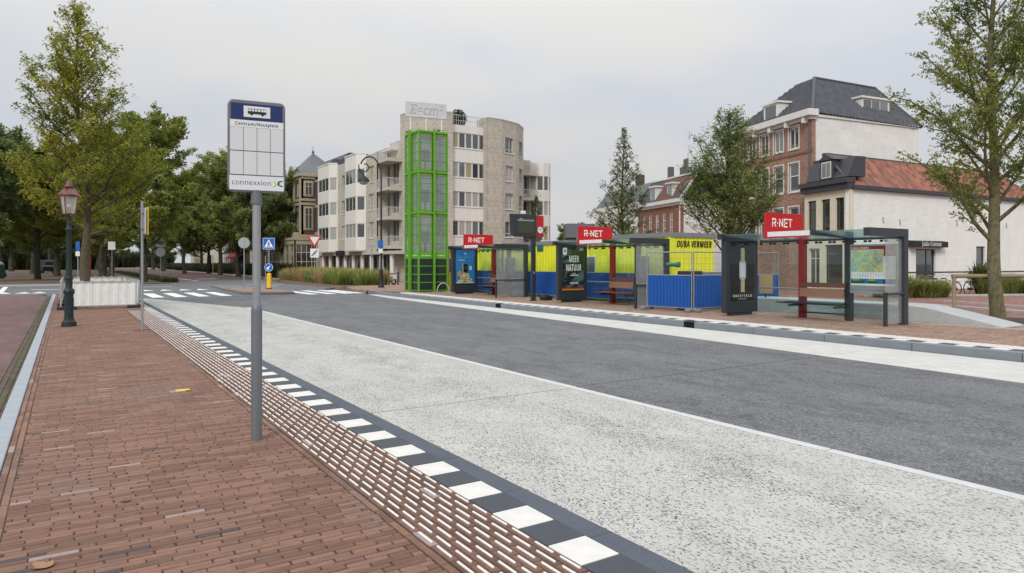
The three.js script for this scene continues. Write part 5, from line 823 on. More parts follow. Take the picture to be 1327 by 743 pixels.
// --- tall brick house with white side wall ---
{
  const t = thing('tall_brick_house', 'tall brick house with white side wall and dark tiled roof', 'building'), r = rng(501);
  const C = [41.9, -27.6], Fp = [44.8, -37.1], S = [52.37, -25.95], f = face(Fp, C), d = face(C, S), X = (k) => f.l - k, hs = [];
  for (const k of [1.8, 3.43, 5.05, 6.6, 8.2]) { hs.push([X(k), 10.55, 1.02, 1.55], [X(k), 7.8, 1.05, 2.0], [X(k), 4.7, 1.05, 2.1]); }
  wall(t, f, 0.1, 11.5, hs, brickRed); hs.forEach(([x, y, w, h]) => windowPart(t, f, x, y, w, h, { pm: paneMats[Math.floor(r() * 4)], v: y > 10 ? [0.5] : [], hz: y > 10 ? [] : [0.55], bar: 0.1, rec: 0.07 }));
  hs.forEach(([x, y, w, h]) => bpart('window_surround', [span(x - w / 2 - 0.09, x - w / 2, y - h / 2, y + h / 2 + 0.09, -0.02, 0.03), span(x + w / 2, x + w / 2 + 0.09, y - h / 2, y + h / 2 + 0.09, -0.02, 0.03), span(x - w / 2, x + w / 2, y + h / 2, y + h / 2 + 0.09, -0.02, 0.03)], frameWhite, t, f));
  bpart('string_course', [span(0, f.l, 9.3, 9.45, -0.1, 0.05)], brickDeep, t, f);
  wall(t, d, 0.1, 11.72, [], plasterWhite, 0.3, 0.02, d.l, 'side_wall');
  bpart('cornice', [span(-0.2, f.l + 0.1, 11.5, 11.72, -0.3, 0.2), span(-0.25, f.l + 0.3, 11.72, 12.15, -0.3, 0.5), ...Array.from({ length: 6 }, (_, i) => span(0.4 + i * 1.8, 0.65 + i * 1.8, 11.3, 11.72, 0, 0.42))], whitePaint, t, f); bpart('side_cornice', [span(0.3, d.l, 11.7, 11.86, -0.25, 0.09)], whitePaint, t, d);
  const E = 11.95, R1 = [46.9, 15.6, -30.7], R2 = [53.4, 15.5, -29.7], R3 = [47.5, 15.6, -32.6], Cc = [41.75, E, -27.45], Ff = [44.7, E, -37.2], Ss = [52.6, 11.75, -25.8], black = (p, i, j) => mul([0.030, 0.034, 0.046], 0.6 + 0.8 * hash2(i, j, 3)), dk = mat(0.025, 0.027, 0.033, {});
  roofPlane(t, Cc, Ss, R2, R1, 0.3, 0.38, black, dk); roofPlane(t, Ff, Cc, R1, R3, 0.3, 0.38, black, dk);
  part('back_roof', [(() => { const g = new THREE.BufferGeometry(), Bk = [54.5, 11.7, -36], P = [Ss, Bk, R2, R2, Bk, R1, R1, Bk, R3, R3, Bk, Ff]; g.setAttribute('position', new THREE.Float32BufferAttribute(P.flat(), 3)); g.computeVertexNormals(); return g; })()], dk, t);
  part('ridge_tiles', [bar(Cc.map((v, i) => v + (i === 1 ? 0.08 : 0)), [R1[0], R1[1] + 0.08, R1[2]], 0.13)], slateDark, t); part('ridge_tiles', [bar([R1[0], R1[1] + 0.08, R1[2]], [R2[0], R2[1] + 0.08, R2[2]], 0.13)], slateDark, t); part('ridge_tiles', [bar([R2[0], R2[1] + 0.05, R2[2]], [Ss[0], Ss[1] + 0.08, Ss[2]], 0.12)], slateDark, t);
  const dormer = (ff, x, y, z, w, h, dep, n) => { const o = bpart('dormer', [span(x - w / 2, x + w / 2, y, y + h, z - dep, z), span(x - w / 2 - 0.12, x + w / 2 + 0.12, y + h, y + h + 0.14, z - dep, z + 0.12)], whitePaint, t, ff); for (let i = 0; i < n; i++) { const ww = (w - 0.3) / n, p = part('dormer_window', [span(x - w / 2 + 0.15 + i * ww + 0.04, x - w / 2 + 0.15 + (i + 1) * ww - 0.04, y + 0.25, y + h - 0.12, z - 0.02, z + 0.012)], paneMats[i % 3], o); } return o; };
  dormer(f, X(5.0), 12.15, -0.5, 1.6, 1.45, 3, 1); dormer(d, 7.6, 12.45, -1.15, 2.9, 1.35, 3, 3);
  bpart('skylight', [box(0.8, 0.06, 1.1, X(3.0), 13.5, -1.75, 0.72, 0, 0)], paneMats[2], t, f); bpart('skylight', [box(0.8, 0.06, 1.0, X(7.2), 12.75, -0.85, 0.72, 0, 0)], paneMats[2], t, f);
  bpart('downpipe', [cyl(0.06, 0.06, 11.3, f.l - 0.15, 5.8, 0.08, 8)], leadGrey, t, f);
}
// --- low white corner house with orange tiled roof ---
{
  const t = thing('corner_house', 'low white corner house with orange tiled roof and small shop', 'building'), C = [39.8, -23.7], L = [40.97, -27.52], S = [61, -21.84], f = face(L, C), d = face(C, S), X = (k) => f.l - k, up = [[X(0.83), 4.85, 0.72, 2.1], [X(2.05), 4.85, 0.75, 2.1], [X(3.3), 4.85, 0.78, 2.1]], shop = [[X(1.35), 1.75, 1.5, 2.5], [X(3.1), 1.5, 1.0, 2.6]];
  wall(t, f, 0.1, 6.4, [...up, ...shop], creamPaint, 0.3, 0, f.l); up.forEach(([x, y, w, h]) => windowPart(t, f, x, y, w, h, { hz: [0.72], fm: frameDark, pm: paneMats[3], sillM: creamPaint })); shop.forEach(([x, y, w, h], i) => windowPart(t, f, x, y, w, h, { hz: [0.75], v: i ? [0.5] : [], fm: i ? frameWhite : frameDark, pm: paneMats[3], name: i ? 'door' : 'shop_window' }));
  bpart('cornice', [span(-0.1, f.l + 0.1, 6.4, 6.75, -0.3, 0.25), span(-0.15, f.l + 0.15, 6.75, 7.05, -0.3, 0.4)], slateDark, t, f);
  bpart('mansard_front', [prism([[0.0, 7.15], [-0.55, 8.4], [-1.3, 8.4], [-1.3, 7.15]], f.l - 0.25).applyMatrix4(M4(0, 0, 0, 0, -Math.PI / 2)).applyMatrix4(M4(f.l - 0.15, 0, 0))], slateDark, t, f);
  const dm = bpart('dormer', [span(X(1.95) - 0.55, X(1.95) + 0.55, 7.15, 8.35, -1.0, 0.02), prism([[-0.7, 8.35], [0.7, 8.35], [0, 8.75]], 1.1).applyMatrix4(M4(X(1.95), 0, -1.0))], slateDark, t, f); part('dormer_window', [span(X(1.95) - 0.42, X(1.95) + 0.42, 7.22, 8.25, 0.021, 0.05)], frameWhite, dm); part('dormer_pane', [span(X(1.95) - 0.35, X(1.95) - 0.03, 7.3, 8.17, 0.051, 0.06)], paneMats[2], dm); part('dormer_pane', [span(X(1.95) + 0.03, X(1.95) + 0.35, 7.3, 8.17, 0.051, 0.06)], paneMats[2], dm);
  const sw = [[7.68, 1.82, 2.15, 1.9], [14.1, 2.05, 1.1, 1.95]]; wall(t, d, 0.1, 6.35, sw, brickWhite, 0.3, 0.01, d.l, 'side_wall'); sw.forEach(([x, y, w, h], i) => windowPart(t, d, x, y, w, h, { v: i ? [] : [0.62], fm: frameDark, pm: paneMats[3], sillM: slateDark, bar: 0.08 }));
  bpart('gutter', [span(0.1, d.l, 6.36, 6.6, -0.1, 0.22)], slateDark, t, d); bpart('dado_rail', [span(2.5, d.l, 1.22, 1.29, 0.003, 0.04)], frameDark, t, d);
  const aw = bpart('shop_sign', [prism([[0, 3.32], [0.42, 3.25], [0.42, 2.9], [0, 2.9]], 3.7, 0.01).applyMatrix4(M4(0, 0, 0, 0, -Math.PI / 2)).applyMatrix4(M4(9.45, 0, 0))], blackish, t, d), tx = text3('Julia Corner', 0.27, 0.012, fontSerif); part('sign_lettering', [tx.applyMatrix4(M4(6.55, 2.97, 0.432))], signWhite, aw);
  const q = rng(5), orange = (p, i, j) => { const k = 0.5 + 1.0 * hash2(i, j, 9), m = smooth(0.45, 0.8, fbm(p.x * 2.1, p.y * 2.6, 0, 0, 215, 3)); return mix3(mul([0.215, 0.066, 0.034], k), [0.11, 0.055, 0.035], 0.75 * m); };
  const at = (x, y, z) => new THREE.Vector3(x, y, z).applyMatrix4(d.m).toArray(); roofPlane(t, at(-0.05, 6.55, 0.1), at(21.2, 6.55, 0.1), at(21.2, 8.75, -2.3), at(0.85, 8.75, -2.3), 0.34, 0.45, orange, mat(0.12, 0.05, 0.03, {}));
  bpart('ridge_cap', [span(0.85, 21.2, 8.72, 8.92, -2.6, -2.25)], slateDark, t, d); bpart('back_volume', [span(1.4, 21, 0.1, 8.6, -3.7, -2.6)], slateDark, t, d); bpart('verge_board', [bar([-0.02, 6.62, 0.12], [0.82, 8.85, -2.3], 0.08, 0.12)], leadGrey, t, d);
  for (const x of [3.2, 4.9, 11.2, 17.4]) bpart('wall_anchor', [box(0.08, 0.36, 0.03, x, 4.3 + 0.2 * (x % 2), 0.02, 0, 0, 0.2)], mat(0.35, 0.34, 0.32, {}), t, d);
}
// --- row of brick houses beyond the cabins ---
{
  const t = thing('brick_row_house', 'brick row house with dark mansard roof behind the slim tree', 'building'), r = rng(601), C = [49.6, -46.5], L = [52.2, -55.1], S = [60, -45.2], f = face(L, C), d = face(C, S), hs = [1.82, 3.26, 4.72, 6.2, 7.6].flatMap((k) => [[f.l - k, 5.75, 0.75, 2.25], [f.l - k, 2.4, 0.85, 2.3]]);
  wall(t, f, 0.1, 7.5, hs, brickDeep); hs.forEach(([x, y, w, h]) => windowPart(t, f, x, y, w, h, { v: [0.5], hz: [0.33, 0.66], bar: 0.09, rec: 0.06, pm: paneMats[Math.floor(r() * 3)] }));
  bpart('cornice', [span(-0.2, f.l + 0.1, 7.5, 7.75, -0.2, 0.15), span(-0.2, f.l + 0.2, 7.75, 8.1, -0.2, 0.4)], whitePaint, t, f);
  wall(t, d, 0.1, 8.0, [], plasterWhite, 0.3, 0.02, d.l, 'side_wall'); bpart('mansard', [prism([[0, 8.1], [-1.8, 10.6], [-6, 10.6], [-6, 8.1]], f.l).applyMatrix4(M4(0, 0, 0, 0, -Math.PI / 2)).applyMatrix4(M4(f.l, 0, 0))], slateDark, t, f);
  bpart('verge_board', [bar([f.l + 0.05, 8.1, 0.05], [f.l + 0.05, 10.7, -1.85], 0.14, 0.2), bar([f.l + 0.05, 10.7, -1.8], [f.l + 0.05, 10.7, -6], 0.14, 0.16), bar([0, 10.7, -1.8], [f.l, 10.7, -1.8], 0.16, 0.16)], whitePaint, t, f);
  const tw = bpart('side_roof', [prism([[0.3, 8.0], [1.6, 10.4], [10, 10.4], [10, 8.0]], 4).applyMatrix4(M4(0, 0, -4.2))], mat(0.13, 0.062, 0.046, {}), t, d);
  for (const k of [2.6, 6.1]) { const o = bpart('dormer', [span(f.l - k - 0.55, f.l - k + 0.55, 8.25, 9.75, -2, -0.25), span(f.l - k - 0.7, f.l - k + 0.7, 9.75, 9.9, -2, -0.1)], whitePaint, t, f); part('dormer_pane', [span(f.l - k - 0.4, f.l - k + 0.4, 8.4, 9.6, -0.249, -0.23)], paneMats[2], o); }
  bpart('chimney', [span(2.6, 3.1, 10.6, 12.0, -2.6, -2.1)], leadGrey, t, f); bpart('chimney', [span(4.6, 5.7, 10.6, 11.7, -3.2, -2.4), cyl(0.14, 0.14, 0.9, 4.9, 12.1, -2.8, 8), cyl(0.14, 0.14, 0.9, 5.4, 12.1, -2.8, 8)], leadGrey, t, f);
}
{ // second house of that row, half hidden by the slim tree
  const t = thing('pale_row_house', 'pale house with grey roof half hidden behind slim tree', 'building'), r = rng(611), f = face([55.6, -66.5], [52.3, -55.4]), hs = [1.6, 4.2, 6.8, 9.4].flatMap((k) => [[k, 5.6, 1.0, 2.0], [k, 2.3, 1.0, 2.0]]);
  wall(t, f, 0.1, 8.6, hs, plasterWhite); rowWin(t, f, hs, r, { v: [0.5], hz: [0.6] }); bpart('roof', [prism([[0, 8.6], [-2, 10.8], [-6, 10.8], [-6, 8.6]], f.l).applyMatrix4(M4(0, 0, 0, 0, -Math.PI / 2)).applyMatrix4(M4(f.l, 0, 0))], leadGrey, t, f); bpart('end_wall', [span(f.l - 0.3, f.l - 0.01, 0.1, 8.6, -8, -0.31)], plasterWhite, t, f); bpart('chimney', [span(6, 6.8, 10.6, 12.2, -3.4, -2.6)], brickBrown, t, f);
}
// far roofs seen between apartments and slim tree
[['far_gabled_house', 'far house with dark roof and white dormers, left of the slim tree', [74, -96], [86, -88], 6.3, 2.6, brickBrown], ['far_white_house', 'far white house with pale gables just right of clock panel', [66, -79], [76, -72], 4.2, 2.2, plasterWhite], ['far_brick_house', 'far brick house with steep roof above middle shelter sign', [92, -104], [102, -96], 6.8, 3.0, brickDeep]].forEach(([n, l, A, B, h, rh, m], i) => {
  const t = thing(n, l, 'building'), f = face(A, B), hs = Array.from({ length: 5 }, (_, k) => [1.3 + k * (f.l - 2.6) / 4, h - 1.5, 0.9, 1.6]), r = rng(700 + i); wall(t, f, 0.1, h, hs, m); rowWin(t, f, hs, r, { v: [0.5] });
  bpart('roof', [prism([[0.3, h], [-2.5, h + rh], [-4, h + rh], [-7, h]], f.l + 0.4).applyMatrix4(M4(0, 0, 0, 0, -Math.PI / 2)).applyMatrix4(M4(f.l + 0.2, 0, 0))], slateDark, t, f);
  for (const k of [0.3, 0.7]) { const o = bpart('dormer', [span(f.l * k - 0.9, f.l * k + 0.9, h + 0.25, h + 1.7, -2.2, -0.2)], whitePaint, t, f); part('dormer_pane', [span(f.l * k - 0.65, f.l * k + 0.65, h + 0.45, h + 1.5, -0.199, -0.17)], paneMats[2], o); }
  if (i === 1) for (const k of [0.12, 0.45, 0.8]) { const gb = bpart('gable', [prism([[-1.5, h], [-1.1, h + 1.2], [-0.5, h + 1.9], [0.5, h + 1.9], [1.1, h + 1.2], [1.5, h]], 0.3).applyMatrix4(M4(f.l * k, 0, 0.1))], whitePaint, t, f); part('gable_pane', [span(f.l * k - 0.4, f.l * k + 0.4, h + 0.3, h + 1.3, 0.401, 0.43)], paneMats[3], gb); }
  bpart('chimney', [span(f.l * 0.5, f.l * 0.5 + 0.8, h + rh - 0.3, h + rh + 1.4, -3.6, -2.8)], brickBrown, t, f); bpart('end_wall', [span(f.l - 0.3, f.l - 0.01, 0.1, h, -7, -0.31)], m, t, f);
});
// houses along the avenue, glimpsed between trunks
[['cream_villa', 'cream villa with tall windows glimpsed right of bus stop pole', [27.5, -128], [27.5, -111], 9, creamPaint], ['white_town_house', 'white town house glimpsed between avenue trunks', [29, -166], [29, -146], 8, plasterWhite], ['cream_town_house', 'far cream town house behind the avenue hedge, leftmost one', [30, -215], [30, -188], 9, creamPaint], ['red_awning_shop', 'low dark shop with red awning under the avenue trees', [27.6, -145], [27.6, -131], 5.5, brickBrown]].forEach(([n, l, A, B, h, m], i) => {
  const t = thing(n, l, 'building'), f = face(A, B), hs = [], r = rng(800 + i); for (let x = 1.6; x < f.l - 1; x += 2.3) for (let y = 1.9; y < h - 1; y += 3.1) hs.push([x, y, 1.15, 2.1]);
  wall(t, f, 0.1, h, hs, m); rowWin(t, f, hs, r, { v: [0.5], hz: [0.65] }); bpart('roof', [prism([[0.4, h], [-3, h + 3], [-8, h]], f.l + 0.4).applyMatrix4(M4(0, 0, 0, 0, -Math.PI / 2)).applyMatrix4(M4(f.l + 0.2, 0, 0))], slateDark, t, f); bpart('end_wall', [span(f.l - 0.3, f.l - 0.01, 0.1, h, -8, -0.31)], m, t, f);
  bpart('cornice', [span(0, f.l, h - 0.25, h, 0.002, 0.3)], whitePaint, t, f);
  if (n.startsWith('red')) bpart('awning', [prism([[0, 3.9], [1.5, 3.0], [1.5, 2.75], [0, 3.5]], 9).applyMatrix4(M4(0, 0, 0, 0, -Math.PI / 2)).applyMatrix4(M4(12, 0, 0.02))], rnetRed, t, f);
});
// ================================================================ TREES, PLANTS, BICYCLES, FAR THINGS
const barkMat = (r, g, b, seed) => { const t = dataTex(256, 512, (x, y) => { const n = fbm(x / 10, y / 40, 25.6, 12.8, seed, 4) - 0.5, m = fbm(x / 50, y / 60, 0, 0, seed + 5, 3), v = 1 + 0.9 * n; return mix3(mul([r, g, b], v), mul([0.09, 0.10, 0.045], v), 0.55 * smooth(0.45, 0.7, m)); }); return new THREE.MeshStandardMaterial({ map: sized(t, 1, 1), roughness: 0.95, bumpMap: grainBump, bumpScale: 0.01 }); };
const barkA = barkMat(0.10, 0.085, 0.055, 901), barkB = barkMat(0.155, 0.135, 0.075, 907), barkC = barkMat(0.045, 0.038, 0.03, 911);
function taper(pts, r0, r1, n = 8) {   // tube that thins from r0 to r1, uv in metres
  const c = new THREE.CatmullRomCurve3(pts.map((p) => new THREE.Vector3(...p))), seg = Math.max(2, (pts.length - 1) * 3), g = new THREE.TubeGeometry(c, seg, 1, n, false), p = g.attributes.position, uv = g.attributes.uv, len = c.getLength(), v = new THREE.Vector3();
  for (let i = 0; i <= seg; i++) { const t = i / seg, o = c.getPointAt(t), r = lerp(r0, r1, t ** 0.8); for (let j = 0; j <= n; j++) { const k = i * (n + 1) + j; v.fromBufferAttribute(p, k).sub(o).multiplyScalar(r).add(o); p.setXYZ(k, v.x, v.y, v.z); uv.setXY(k, j / n * Math.max(0.3, 6 * r0), t * len); } }
  g.computeVertexNormals(); return g.toNonIndexed();
}
function leafClump(size, n, seed) {   // a sprig of folded leaves
  const r = rng(seed), P = [], N = [];
  for (let i = 0; i < n; i++) {
    const a = r() * 7, e = (r() - 0.4) * 1.4, l = size * (0.7 + 0.6 * r()), w = l * 0.34, d = new THREE.Vector3(Math.cos(a) * Math.cos(e), Math.sin(e), Math.sin(a) * Math.cos(e)), s = new THREE.Vector3(-Math.sin(a), 0.5 * (r() - 0.5), Math.cos(a)).normalize(), o = new THREE.Vector3((r() - 0.5), (r() - 0.5), (r() - 0.5)).multiplyScalar(size * 1.5), u = d.clone().cross(s);
    const tip = o.clone().addScaledVector(d, l).addScaledVector(u, -0.1 * l), L = o.clone().addScaledVector(d, l * 0.45).addScaledVector(s, w).addScaledVector(u, 0.12 * l), R = o.clone().addScaledVector(d, l * 0.45).addScaledVector(s, -w).addScaledVector(u, 0.12 * l);
    for (const q of [o, L, tip, o, tip, R]) P.push(q.x, q.y, q.z);
  }
  const g = new THREE.BufferGeometry(); g.setAttribute('position', new THREE.Float32BufferAttribute(P, 3)); g.computeVertexNormals(); return g;
}
function baked(g0, places) {   // one mesh out of many sprigs, each with its own tint
  const src = g0.attributes.position, nor = g0.attributes.normal, n = src.count, P = new Float32Array(places.length * n * 3), N = new Float32Array(P.length), C = new Float32Array(P.length), v = new THREE.Vector3(), q = new THREE.Matrix3();
  places.forEach(([m, c], i) => { q.getNormalMatrix(m); for (let k = 0; k < n; k++) { const o = (i * n + k) * 3; v.fromBufferAttribute(src, k).applyMatrix4(m); P[o] = v.x; P[o + 1] = v.y; P[o + 2] = v.z; v.fromBufferAttribute(nor, k).applyMatrix3(q).normalize(); N[o] = v.x; N[o + 1] = v.y; N[o + 2] = v.z; C[o] = c[0]; C[o + 1] = c[1]; C[o + 2] = c[2]; } });
  const g = new THREE.BufferGeometry(); g.setAttribute('position', new THREE.BufferAttribute(P, 3)); g.setAttribute('normal', new THREE.BufferAttribute(N, 3)); g.setAttribute('color', new THREE.BufferAttribute(C, 3)); return g;
}
const leafMat = () => new THREE.MeshPhysicalMaterial({ color: lin(1, 1, 1), roughness: 0.75, transmission: 0.42, thickness: 0, side: THREE.DoubleSide, specularIntensity: 0.4 });
const leafM = leafMat(), leafV = leafMat(); leafV.vertexColors = true;
// o: h height, r trunk radius, base first limb height, R(t) crown radius, limbs, up rise of the limbs, leaf size, per sprigs per metre of twig, tints
function growTree(o, seed) {
  const r = rng(seed), wood = [], sprigs = [], top = o.h, bend = (y) => [o.lean * (y / top) ** 1.5 * top * 0.05 + 0.10 * Math.sin(y * 0.7 + seed), y, 0.10 * Math.cos(y * 0.9 + seed * 2) - 0.1];
  const tp = []; for (let i = 0; i <= 8; i++) tp.push(bend(top * i / 8 * 0.985)); tp[0] = [0, -0.1, 0];
  wood.push(taper([[0, -0.15, 0], [0, 0.12, 0], ...tp.slice(1)], o.r * 1.12, 0.018, 12)); wood.push(taper([[0, -0.15, 0], [0, 0.05, 0], [0, 0.45, 0]], o.r * 1.4, o.r * 1.0, 12));
  const twig = (p, d, len, rad, depth, tint) => {
    const q = [p.toArray()], v = p.clone(), dir = d.clone(); const n = 3;
    for (let i = 0; i < n; i++) { dir.add(new THREE.Vector3((r() - 0.5) * 0.35, (r() - 0.5) * 0.25 + o.curl * 0.3, (r() - 0.5) * 0.35)).normalize(); v.addScaledVector(dir, len / n); q.push(v.toArray()); }
    if (depth < 2 || o.fine) wood.push(taper(q, rad, Math.max(0.004, rad * 0.35), depth ? 4 : 6));
    const c = new THREE.CatmullRomCurve3(q.map((a) => new THREE.Vector3(...a)));
    if (depth < 2) { const k = Math.max(2, Math.round(len * (depth ? 3.2 : 2.6) * o.dense)); for (let i = 0; i < k; i++) { const t = lerp(depth ? 0.15 : 0.22, 1, (i + r()) / k), pt = c.getPoint(t), tan = c.getTangent(t), a = r() * 7, side = new THREE.Vector3(Math.cos(a), (r() - 0.35) * 0.8, Math.sin(a)).normalize(); twig(pt, tan.multiplyScalar(0.75).add(side).normalize(), len * (depth ? 0.42 : 0.38) * (1.15 - 0.6 * t) * (0.7 + 0.6 * r()), rad * 0.42, depth + 1, tint + (r() - 0.5) * 0.25); } }
    const m = Math.round(len * o.per * (depth ? 1 : 0.35)); for (let i = 0; i < m; i++) { const t = lerp(depth ? 0.1 : 0.5, 1.04, r()), pt = c.getPoint(Math.min(1, t)); const q = o.leaf * (o.loose ?? 2.4); sprigs.push([pt.x + (r() - 0.5) * q, pt.y + (r() - 0.5) * q * 0.8, pt.z + (r() - 0.5) * q, tint]); }
  };
  for (let i = 0; i < o.limbs; i++) {
    const t = ((i + 0.7 * r()) / o.limbs) ** 0.92, y = lerp(o.base, top * 0.97, t), R = o.R(t) * (0.82 + 0.3 * r()), a = i * 2.39996 + 0.7 * r() + seed, up = lerp(o.up, 1.5, t * 0.75) + 0.2 * (r() - 0.5), d = new THREE.Vector3(Math.cos(a), up, Math.sin(a)).normalize();
    twig(new THREE.Vector3(...bend(y)), d, R * Math.hypot(1, up) * 0.95, lerp(o.r * 0.36, 0.012, t), 0, r());
  }
  for (let i = 0; i < 30; i++) { const b = bend(top * (0.93 + 0.07 * r())); sprigs.push([b[0] + 0.2 * (r() - 0.5), b[1], b[2] + 0.2 * (r() - 0.5), r()]); }
  return { wood: merged(wood), sprigs };
}
function tree(name, label, pos, turn, o, seed, group) {
  const t = thing(name, label, 'tree', pos, turn, group), g = growTree(o, seed), r = rng(seed + 5); part('trunk', g.wood, o.bark, t);
  const places = g.sprigs.map(([x, y, z, tint]) => { const k = 0.75 + 0.5 * r(), c = mix3(o.tints[0], o.tints[1], clamp(tint * 0.8 + 0.4 * (r() - 0.3))); return [M4(x, y, z, (r() - 0.5) * 1.2, r() * 7, (r() - 0.5) * 1.2, k, k, k), mul(c, 0.8 + 0.4 * r())]; });
  part('crown', baked(leafClump(o.leaf, o.n ?? 6, seed), places), leafV, t);
  globalThis.TREES?.push([name, g.sprigs.length]); return t;
}
const G = { fresh: [[0.20, 0.25, 0.028], [0.46, 0.45, 0.05]], mid: [[0.16, 0.21, 0.055], [0.32, 0.36, 0.085]], dark: [[0.15, 0.20, 0.07], [0.29, 0.34, 0.105]], olive: [[0.10, 0.12, 0.05], [0.19, 0.2, 0.085]] };
// near trees
tree('barrier_tree', 'tall young tree with pointed crown behind white barriers', [0.74, TOP, -33], 0.4, { h: 12.3, r: 0.19, base: 2.5, R: (t) => 3.2 * (1 - t) ** 0.92 * smooth(-0.25, 0.12, t) + 0.28, limbs: 64, up: 0.42, curl: 0.25, dense: 0.95, per: 15, leaf: 0.088, loose: 5, lean: -0.7, tints: G.fresh, bark: barkA, fine: true }, 11);
tree('stake_tree', 'young street tree tied to wooden rail at right edge', [22.75, 0.15, -9.05], 1.1, { h: 13, r: 0.185, base: 2.15, R: (t) => 2.5 * (1 - t) ** 0.62 * smooth(-0.3, 0.1, t) + 0.2, limbs: 46, up: 0.7, curl: 0.3, dense: 1.0, per: 19, leaf: 0.070, n: 6, loose: 6, lean: 0.2, tints: [[0.15, 0.20, 0.045], [0.31, 0.34, 0.075]], bark: barkB, fine: true }, 23);
tree('slim_tree', 'slim pointed tree rising behind the middle shelter sign', [27.2, 0.1, -30.0], 0, { h: 9.7, r: 0.13, base: 1.9, R: (t) => 2.1 * (1 - t) ** 1.05 + 0.12, limbs: 56, up: 0.6, curl: 0.2, dense: 0.9, per: 12, leaf: 0.095, loose: 4, lean: 0.4, tints: [[0.11, 0.15, 0.045], [0.22, 0.25, 0.075]], bark: barkC, fine: true }, 31);
tree('bushy_tree', 'bushy light green tree between yellow cabin and brick house', [27.5, 0.1, -22.6], 0, { h: 9.3, r: 0.14, base: 1.5, R: (t) => 3.0 * (1 - t) ** 0.75 + 0.12, limbs: 60, up: 0.85, curl: 0.4, dense: 0.9, per: 9, leaf: 0.095, loose: 4.5, lean: 0.2, tints: [[0.13, 0.19, 0.045], [0.27, 0.32, 0.08]], bark: barkC, fine: true }, 37);
tree('small_tree', 'small pointed tree behind the departure display', [28.6, 0.1, -41.0], 0, { h: 6.6, r: 0.1, base: 1.2, R: (t) => 1.25 * (1 - t) ** 0.7 + 0.1, limbs: 34, up: 0.8, curl: 0.3, dense: 0.85, per: 12, leaf: 0.1, lean: 0.2, tints: G.olive, bark: barkC, fine: false }, 41);
// avenue trees: three kinds, then copies
const bigO = (h, R, tints, per, base = 2.7, leaf = 0.27) => ({ h, r: 0.34, base, R: (t) => R * Math.sqrt(Math.max(0.02, 1 - (t * 1.02) ** 2.2)) * smooth(-0.35, 0.2, t), limbs: 34, up: 0.4, curl: 0.15, dense: 0.62, per, leaf, n: 7, lean: 0.3, tints, bark: barkC, fine: false });
{
  const grp = 'trees along the avenue', a = tree('avenue_tree', 'broad dark tree just right of the left tree trunk', [6.2, 0.05, -74], 0.3, bigO(15.5, 4.8, [[0.18, 0.225, 0.05], [0.34, 0.37, 0.075]], 8), 51, grp), b = tree('avenue_tree', 'full green tree left of the bus stop sign', [19.9, 0.05, -113], 0, bigO(17.5, 5.6, G.mid, 8), 57, grp), c = tree('avenue_tree', 'dark spreading tree before mansion, right of bus stop pole', [20.6, 0.1, -88.5], 0, bigO(12.6, 4.6, G.dark, 9), 63, grp);
  const put2 = (o, x, z, turn, label, k = 1) => dup(o, [x, 0.05, z], turn, label, k);
  put2(b, 19.6, -98, 1.4, 'tall dark tree directly behind the bus stop sign panel', 0.93); put2(b, 16.9, -128, 2.2, 'avenue tree behind round verge sign, right of yellow sign', 0.92); put2(c, 21.5, -132, 3.3, 'dark avenue tree deep behind the bus stop sign', 1.25); put2(b, 22.8, -150, 4.1, 'avenue tree in front of the white town house', 0.95); put2(c, 18.4, -172, 5.3, 'far avenue tree on the hedge side, third from the end', 1.25); put2(b, 20.5, -196, 0.8, 'far avenue tree on the hedge side, second from the end', 0.95); put2(c, 21.5, -226, 2.6, 'farthest avenue tree on the hedge side', 1.4);
  put2(a, 3.4, -86, 2.0, 'dark avenue tree directly behind the left tree crown', 1.0); put2(a, -2.6, -92, 3.4, 'dark park tree behind the lamp post lantern', 0.92); put2(c, -7.6, -86, 4.4, 'dark park tree at the left edge of the picture', 1.12); put2(a, 5.0, -106, 5.1, 'park tree on the earth median, second row', 1.0); put2(c, -1.0, -112, 0.9, 'low dark park tree behind blue parking sign', 1.2); put2(c, -7.0, -112, 1.9, 'dark park tree behind green bins', 1.2); put2(a, 5.6, -135, 2.9, 'park tree on the earth median, third row', 1.0); put2(c, -4.5, -138, 3.9, 'distant dark park tree behind the dark van', 1.3); put2(c, -12, -140, 5.9, 'distant dark park tree at far left', 1.3); put2(a, 6.0, -168, 1.0, 'park tree on the earth median, fourth row', 1.05); put2(c, -2.5, -172, 2.2, 'distant park tree left of the avenue vista', 1.35); put2(a, 6.6, -205, 4.9, 'farthest park tree on the earth median', 1.1); put2(c, -10, -185, 0.4, 'farthest dark park tree behind the bins', 1.4); put2(c, 14.5, -290, 0.4, 'distant tree closing the avenue vista', 1.5); put2(b, 9.5, -310, 1.4, 'distant pale tree closing the avenue vista', 0.9);
  put2(b, 92, -116, 2, 'far round tree on skyline above middle shelter', 0.55); put2(c, 100, -128, 3, 'far dark tree on skyline right of clock panel', 0.8);
}
